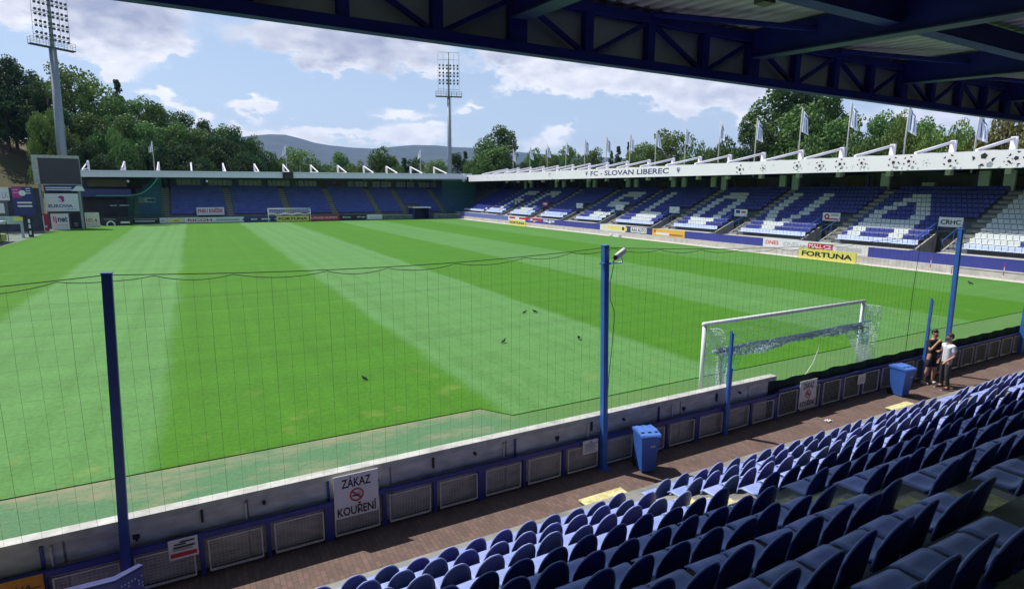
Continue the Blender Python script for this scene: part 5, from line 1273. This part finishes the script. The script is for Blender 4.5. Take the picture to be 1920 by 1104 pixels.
Dd = [('bushm',1000,288,60,110,'far end, right of the lacy tree'),('bushl',1035,292,50,105,'beside the far white house'),('oakm',1068,280,50,95,'near the eleventh flag'),('oakm2',1110,284,50,95,'left of the two spruces'),('spruce',1146,286,22,95,'left of the two pointed spruces'),('spruce',1160,278,26,95,'right of the two pointed spruces'),
      ('oakl',1200,275,60,80,'left of a pair of light round trees'),('oakl',1262,252,84,78,'right, larger of the pair of light round trees'),('oakm',1225,280,60,74,'low in front of the light pair'),('bushm',1320,280,60,72,'low, left of the giant tree'),('spruce',1178,270,12,90,'thin and dark behind the ninth flag'),('bushm',1360,270,70,70,'at the left foot of the giant tree'),
      ('poplar',1412,214,46,74,'narrow, just left of the giant tree'),('poplar',1462,170,78,76,'left peak of the giant tree group'),('poplar2',1512,168,84,78,'central mass of the giant tree group'),('poplar',1560,180,80,76,'right peak of the giant tree group'),('oakm',1500,215,130,72,'lower front of the giant tree group'),('oakm2',1580,226,100,72,'lower right of the giant tree group'),('oakd',1440,245,80,70,'dark lower left of the giant tree group'),
      ('oakm',1650,222,80,78,'right beside the giant tree group'),('oakm2',1695,220,60,78,'under the second flag from the right'),('bushl',1700,245,110,70,'bright, right of the giant tree group'),('oakm2',1745,232,80,76,'before the sky gap at the right'),('bushl',1780,250,110,68,'wide and bright toward the right'),('busho',1880,232,130,66,'olive toned at the right edge'),('bushl',1830,262,90,66,'low, left of the olive tree'),('busho',1960,240,120,66,'olive toned just past the right edge'),
      ('bushm',1290,292,60,70,'low behind the sixth tie rod'),('bushm',1090,298,60,90,'low, under the tenth flag'),('bushm',1620,262,100,66,'low behind the third flag'),('bushm',1520,270,110,66,'low behind the fourth flag'),('bushd',1390,282,70,66,'dark and low behind the fifth flag'),('bushm',1240,298,60,72,'low behind LIBEREC'),('bushm',1180,300,60,80,'low behind SLOVAN')]
for k_, px, top, wp_, xx, wh in Dd: tree(k_, px, top, wp_, wh, G3, x=xx, base=-.2)
b = MB()
# houses
def house(px0, px1, top, base_z, y=None, x=None, m=None, label=''):
    c0 = at(px0, top, 1, y); c1 = at(px1, top, 1, y)
    r = empty('apartment_house', label, 'house', None, (c0.x, y, 0)); W2 = c1.x-c0.x; H2 = c0.z
    b = MB(); b.box(0, W2, 0, 12, 0, H2-1.2); b.build('wall', m, r)
    b = MB(); b.prism([(-.4,-.5,H2-1.2),(-.4,12.5,H2-1.2),(-.4,6,H2+.6)], (W2+.8,0,0)); b.build('roof', mat('dull_roof', (.20,.12,.09), .8), r)
    nf = 6
    for i in range(nf):
        for j in range(3):
            xx = W2*(i+.3)/nf; zz = H2-3.6-2.9*j; bb = MB(); bb.box(xx, xx+W2/nf*.45, -.06, -.005, zz, zz+1.5); bb.build('window', m_dark, r)
house(712, 748, 300, 0, y=230, m=mat('salmon_wall', (.50,.34,.27), .8), label='pinkish apartment house among the trees beyond the far stand')
house(1010, 1040, 295, 0, y=210, m=mat('cream_wall', (.62,.58,.50), .8), label='pale house between trees beyond the far corner')

# ------------------------------------------------------------------ birds, litter, corner details
def bird_meshes():
    b = MB(); b.tube([(-.17,0,.10),(-.10,0,.125),(0,0,.15),(.08,0,.185),(.12,0,.225),(.155,0,.25),(.185,0,.25)], [.012,.04,.062,.055,.036,.034,.008], 10); 
    b.tube([(-.12,0,.13),(-.26,0,.095)], [.03,.035], 6)
    body = b.mesh('body', m_black, True)
    b = MB(); b.tube([(.18,0,.248),(.225,0,.238)], [.012,.003], 6); beak = b.mesh('beak', mat('grey_beak', (.08,.08,.08), .4))
    b = MB(); b.tube([(.0,0,.10),(.01,0,.0)], .006, 5); b.tube([(.01,0,.006),(.05,0,.006)], .005, 4); leg = b.mesh('leg', m_black)
    b = MB(); b.ellip((-.04,0,.155), (.13,.012,.045), 10); wing = b.mesh('wing', mat('wing_black', (.02,.02,.03), .45), True)
    return body, beak, leg, wing
bm_ = bird_meshes()
for (x, y, rz_, lab, s) in ((-11.45,6.91,2.2,'black bird on the grass nearest the barrier left of centre',1.0),(-5.26,8.94,.5,'black bird on the light stripe left of the camera pole',1.15),(-2.26,7.97,-2.5,'black bird close to the left of the camera pole',1.25),(-1.65,13.5,.2,'left bird of the pair on the grass',1.1),(-1.15,13.4,2.9,'right bird of the pair on the grass',1.1),(30.1,8.0,1.4,'black bird far right near the side stand wall',1.5)):
    r = empty('crow', lab, 'bird', 'black birds on the pitch', (x, y, 0), rz_); s *= .55; r.scale = (s, s, s*1.25)
    link('body', bm_[0], r); link('beak', bm_[1], r)
    for sy in (-1, 1): link('leg', bm_[2], r, (0, sy*.025, 0)); link('wing', bm_[3], r, (0, sy*.052, 0))
def paper(x, y, z, s, label, seed):
    rg = random.Random(seed); b = MB(); n = 5; P = [[Vector((x+(i/n-.5)*s, y+(j/n-.5)*s*.6, z+rg.uniform(.004, .05))) for j in range(n+1)] for i in range(n+1)]
    for i in range(n):
        for j in range(n): b.face([P[i][j], P[i+1][j], P[i+1][j+1], P[i][j+1]])
    tag(b.build('paper_scrap', m_white2), label, 'litter')
c = at(1553, 788, 2, .02); paper(c.x, c.y, 0, .22, 'crumpled pale paper on the brick walkway', 1)
c = at(1794, 661, 2, .02); paper(c.x, c.y, 0, .2, 'small paper in the barrier shade right of the men', 2)
for k, px in enumerate((1747, 1885)):
    c = at(px, 481+k*12, 0, 35.2); r = empty('corner_marker', 'thin red and white marker post by the side stand wall, %s one' % ('left', 'right')[k], 'marker post', None, (35.2, c.y, 0))
    b = MB(); [b.tube([(0,0,.3*q),(0,0,.3*q+.3)], .03, 6, mi=q % 2) for q in range(4)]; b.build('shaft', [m_white2, m_red], r)
c = at(1830,512,0,34.9); b = MB(); y0_ = c.y
b.tube([(34.9,y0_+1.6,.0),(34.9,y0_+1.6,.55),(34.9,y0_-3.5,.55),(34.9,y0_-3.5,0)], .03, 6); tag(b.build('low_barrier_frame', m_ink), 'low dark tubular frame beside the wall at the right', 'barrier')
c = at(1158,438,0,34.6); b = MB(); b.box(34.4,34.9,c.y-.5,c.y+.6,.0,.35); b.ellip((34.6,c.y+1.4,.2),(.25,.3,.22),8); tag(b.build('equipment_bag', m_white2), 'white and dark bags on the gravel by the side stand', 'bag')
r = empty('person', 'small figure in red and white at the far right corner', 'person', None, tuple(at(890,409,2,0)))
b = MB(); b.tube([(0,0,0),(0,0,.85),(0,0,.95)], [.09,.15,.17], 8); b.build('trousers', m_ink, r, True); b = MB(); b.tube([(0,0,.9),(0,0,1.15),(0,0,1.42),(0,0,1.5)], [.17,.19,.2,.08], 8); b.build('shirt', m_crim, r, True); b = MB(); b.ellip((0,0,1.63),(.09,.1,.13),8); b.build('body', mat('skin_tone_far', (.5,.3,.22), .6), r, True)

# ------------------------------------------------------------------ the two men
m_skin = mat('skin', (.50,.27,.18), .5, var=.08, scale=6)
def skinned(name, nodes, edges, m, parent, sub=2):
    me = bpy.data.meshes.new(name); keys = list(nodes); idx = {k: i for i, k in enumerate(keys)}
    me.from_pydata([nodes[k][0] for k in keys], [(idx[a], idx[c]) for a, c in edges], [])
    o = bpy.data.objects.new(name, me); COL.objects.link(o)
    o.modifiers.new('skin', 'SKIN')
    sk_ = me.skin_vertices[0].data
    for k in keys:
        rr = nodes[k][1]; sk_[idx[k]].radius = rr if isinstance(rr, tuple) else (rr, rr)
    sk_[0].use_root = True
    s_ = o.modifiers.new('sub', 'SUBSURF'); s_.levels = sub; s_.render_levels = sub
    dg_ = bpy.context.evaluated_depsgraph_get(); dg_.update()
    m2 = bpy.data.meshes.new_from_object(o.evaluated_get(dg_)); m2.name = name; m2.materials.clear(); m2.materials.append(m)
    for p_ in m2.polygons: p_.use_smooth = True
    bpy.data.objects.remove(o)
    return link(name, m2, parent)
def man(loc, rz_, label, J, top_m, leg_m, shorts, shoe_m, hair_m, beard=False):
    """x = right hand side of the man, y = forward"""
    r = empty('person', label, 'person', None, loc, rz_)
    V_ = Vector
    nd = {'pel':(V_((0,0,.96)),(.135,.10)),'bel':(V_((0,.01,1.12)),(.125,.09)),'che':(V_((0,.0,1.30)),(.15,.105)),'sho':(V_((0,-.01,1.42)),(.12,.08)),'nek':(V_((0,.0,1.52)),(.055,.06)),
          'hd0':(V_((0,.015,1.60)),(.068,.075)),'hd1':(V_((0,.02,1.69)),(.075,.092)),'hd2':(V_((0,.01,1.765)),(.055,.065))}
    ed = [('pel','bel'),('bel','che'),('che','sho'),('sho','nek'),('nek','hd0'),('hd0','hd1'),('hd1','hd2')]
    for s, n_ in ((-1,'l'),(1,'r')):
        nd['hip'+n_] = (V_((s*.10,0,.90)), .088); nd['kne'+n_] = (J['knee'+n_], .058); nd['cal'+n_] = (J['knee'+n_]*.6+J['ank'+n_]*.4+V_((0,-.02,0)), .054); nd['ank'+n_] = (J['ank'+n_], .038); nd['toe'+n_] = (J['ank'+n_]+V_((s*.03,.17,-.055)), .035)
        nd['ua'+n_] = (V_((s*.185,-.01,1.41)), .052); nd['elb'+n_] = (J['elb'+n_], .040); nd['wri'+n_] = (J['wri'+n_], .027)
        d_ = (J['wri'+n_]-J['elb'+n_]).normalized(); nd['pal'+n_] = (J['wri'+n_]+d_*.07, (.038,.02))
        ed += [('pel','hip'+n_),('hip'+n_,'kne'+n_),('kne'+n_,'cal'+n_),('cal'+n_,'ank'+n_),('ank'+n_,'toe'+n_),('sho','ua'+n_),('ua'+n_,'elb'+n_),('elb'+n_,'wri'+n_),('wri'+n_,'pal'+n_)]
        side = d_.cross(V_((0,0,1)) if abs(d_.z) < .9 else V_((0,1,0))).normalized()
        for f_ in range(4):
            o_ = side*(-.027+.018*f_); l_ = (.062,.072,.068,.052)[f_]
            nd['f%d%s' % (f_, n_)] = (J['wri'+n_]+d_*.105+o_, .0105); nd['g%d%s' % (f_, n_)] = (J['wri'+n_]+d_*(.105+l_*.7)+o_*1.1+V_((0,0,-.012)), .009)
            ed += [('pal'+n_,'f%d%s' % (f_, n_)), ('f%d%s' % (f_, n_),'g%d%s' % (f_, n_))]
        nd['t0'+n_] = (J['wri'+n_]+d_*.05+side*.045, .012); nd['t1'+n_] = (J['wri'+n_]+d_*.095+side*.062, .010); ed += [('pal'+n_,'t0'+n_),('t0'+n_,'t1'+n_)]
    body = skinned('body', nd, ed, m_skin, r)
    # face
    b = MB(); b.prism([(-.012,.095,1.68),(.012,.095,1.68),(0,.135,1.655),],(0,0,.0)) ; b.ellip((0,.108,1.668),(.014,.022,.028),8); b.build('nose', m_skin, r, True)
    for s in (-1,1):
        b = MB(); b.ellip((s*.032,.098,1.70),(.012,.008,.007),8); b.build('eye', m_ink, r, True)
        b = MB(); b.ellip((s*.078,.01,1.685),(.012,.022,.032),8); b.build('ear', m_skin, r, True)
        b = MB(); b.box(s*.032-.018, s*.032+.018, .098, .106, 1.716, 1.722); b.build('eyebrow', hair_m, r)
    b = MB(); b.ellip((0,.095,1.630),(.024,.010,.006),8); b.build('mouth', mat('lip', (.35,.12,.10), .5), r, True)
    b = MB(); b.ellip((0,-.012,1.745),(.088,.100,.075),14); b.ellip((0,-.055,1.70),(.080,.058,.085),12); b.build('hair', hair_m, r, True)
    if beard: b = MB(); b.ellip((0,.062,1.618),(.056,.052,.038),12); b.build('beard', hair_m, r, True)
    # shirt
    sh = {'hem':(V_((0,0,.83)),(.162,.125)),'hm2':(V_((0,0,.95)),(.162,.122)),'bel':(V_((0,.01,1.10)),(.158,.118)),'che':(V_((0,0,1.29)),(.172,.125)),'sho':(V_((0,-.01,1.425)),(.14,.105)),'col':(V_((0,-.005,1.495)),(.070,.070))}
    se = [('hem','hm2'),('hm2','bel'),('bel','che'),('che','sho'),('sho','col')]
    for n_, s in (('l',-1),('r',1)):
        sh['ua'+n_] = (V_((s*.188,-.01,1.405)), .078); e_ = V_((s*.188,-.01,1.405)).lerp(J['elb'+n_], .72); sh['cu'+n_] = (e_, .062); se += [('sho','ua'+n_),('ua'+n_,'cu'+n_)]
    skinned('shirt', sh, se, top_m, r)
    tr_ = {'wai':(V_((0,0,1.0)),(.148,.108)),'pel':(V_((0,0,.93)),(.152,.115))}; te = [('wai','pel')]
    for n_, s in (('l',-1),('r',1)):
        tr_['hip'+n_] = (V_((s*.10,0,.86)), .105)
        if shorts: e_ = V_((s*.10,0,.86)).lerp(J['knee'+n_], .88); tr_['kn'+n_] = (e_, .092); te += [('pel','hip'+n_),('hip'+n_,'kn'+n_)]
        else:
            tr_['kn'+n_] = (J['knee'+n_], .074); tr_['an'+n_] = (J['ank'+n_]+V_((0,0,.03)), .058); te += [('pel','hip'+n_),('hip'+n_,'kn'+n_),('kn'+n_,'an'+n_)]
    skinned('shorts' if shorts else 'trousers', tr_, te, leg_m, r)
    for n_, s in (('l',-1),('r',1)):
        a_ = J['ank'+n_]; b = MB(); b.ellip((a_.x+s*.012, a_.y+.065, .045), (.052,.145,.048), 12); b.ellip((a_.x, a_.y-.02, .075), (.048,.06,.06), 10); b.build('shoe', shoe_m, r, True)
        b = MB(); b.ellip((a_.x+s*.012, a_.y+.065, .016), (.056,.15,.016), 12); b.build('sole', m_white, r, True)
    return r
V_ = Vector
Jw = dict(kneel=V_((-.12,.03,.50)), kneer=V_((.13,.0,.50)), ankl=V_((-.14,-.02,.085)), ankr=V_((.16,-.05,.085)), elbl=V_((-.25,-.02,1.13)), elbr=V_((.26,-.06,1.13)), wril=V_((-.20,.15,.98)), wrir=V_((.23,.06,.92)))
man((4.55, -2.30, 0), R(62), 'man in a white T-shirt and dark grey trousers standing on the walkway', Jw, mat('white_cotton', (.70,.70,.74), .8, var=.05), mat('dark_grey_cloth', (.045,.047,.055), .85, var=.2), False, mat('red_dark_shoe', (.10,.03,.03), .6), mat('brown_hair', (.06,.035,.02), .7), True)
Jd = dict(kneel=V_((-.11,.05,.50)), kneer=V_((.12,.02,.50)), ankl=V_((-.13,.0,.085)), ankr=V_((.17,-.03,.085)), elbl=V_((-.24,.12,1.16)), elbr=V_((.25,.14,1.15)), wril=V_((.02,.25,1.17)), wrir=V_((.07,.19,1.42)))
man((4.72, -1.80, 0), R(160), 'man in a black T-shirt and dark shorts with a hand at his chin', Jd, mat('black_cotton', (.014,.014,.018), .85, var=.2), mat('navy_shorts_cloth', (.018,.02,.04), .85, var=.2), True, mat('pale_shoe', (.55,.55,.55), .6), mat('black_hair', (.012,.01,.009), .6), True)

# ------------------------------------------------------------------ haze over the valley
hz = MB(); hz.box(-4200, 6200, -500, 5900, -2, 620); ho = hz.build('haze', m_white)
hm = bpy.data.materials.new('haze_air'); hm.use_nodes = True; t = hm.node_tree; t.nodes.remove(t.nodes['Principled BSDF'])
pv = t.nodes.new('ShaderNodeVolumePrincipled'); pv.inputs['Density'].default_value = .00008; pv.inputs['Color'].default_value = (.34,.52,1,1)
t.links.new(pv.outputs[0], t.nodes['Material Output'].inputs['Volume'])
ho.data.materials.clear(); ho.data.materials.append(hm); tag(ho, 'thin blue haze over the valley and mountains', 'haze', kind='stuff')
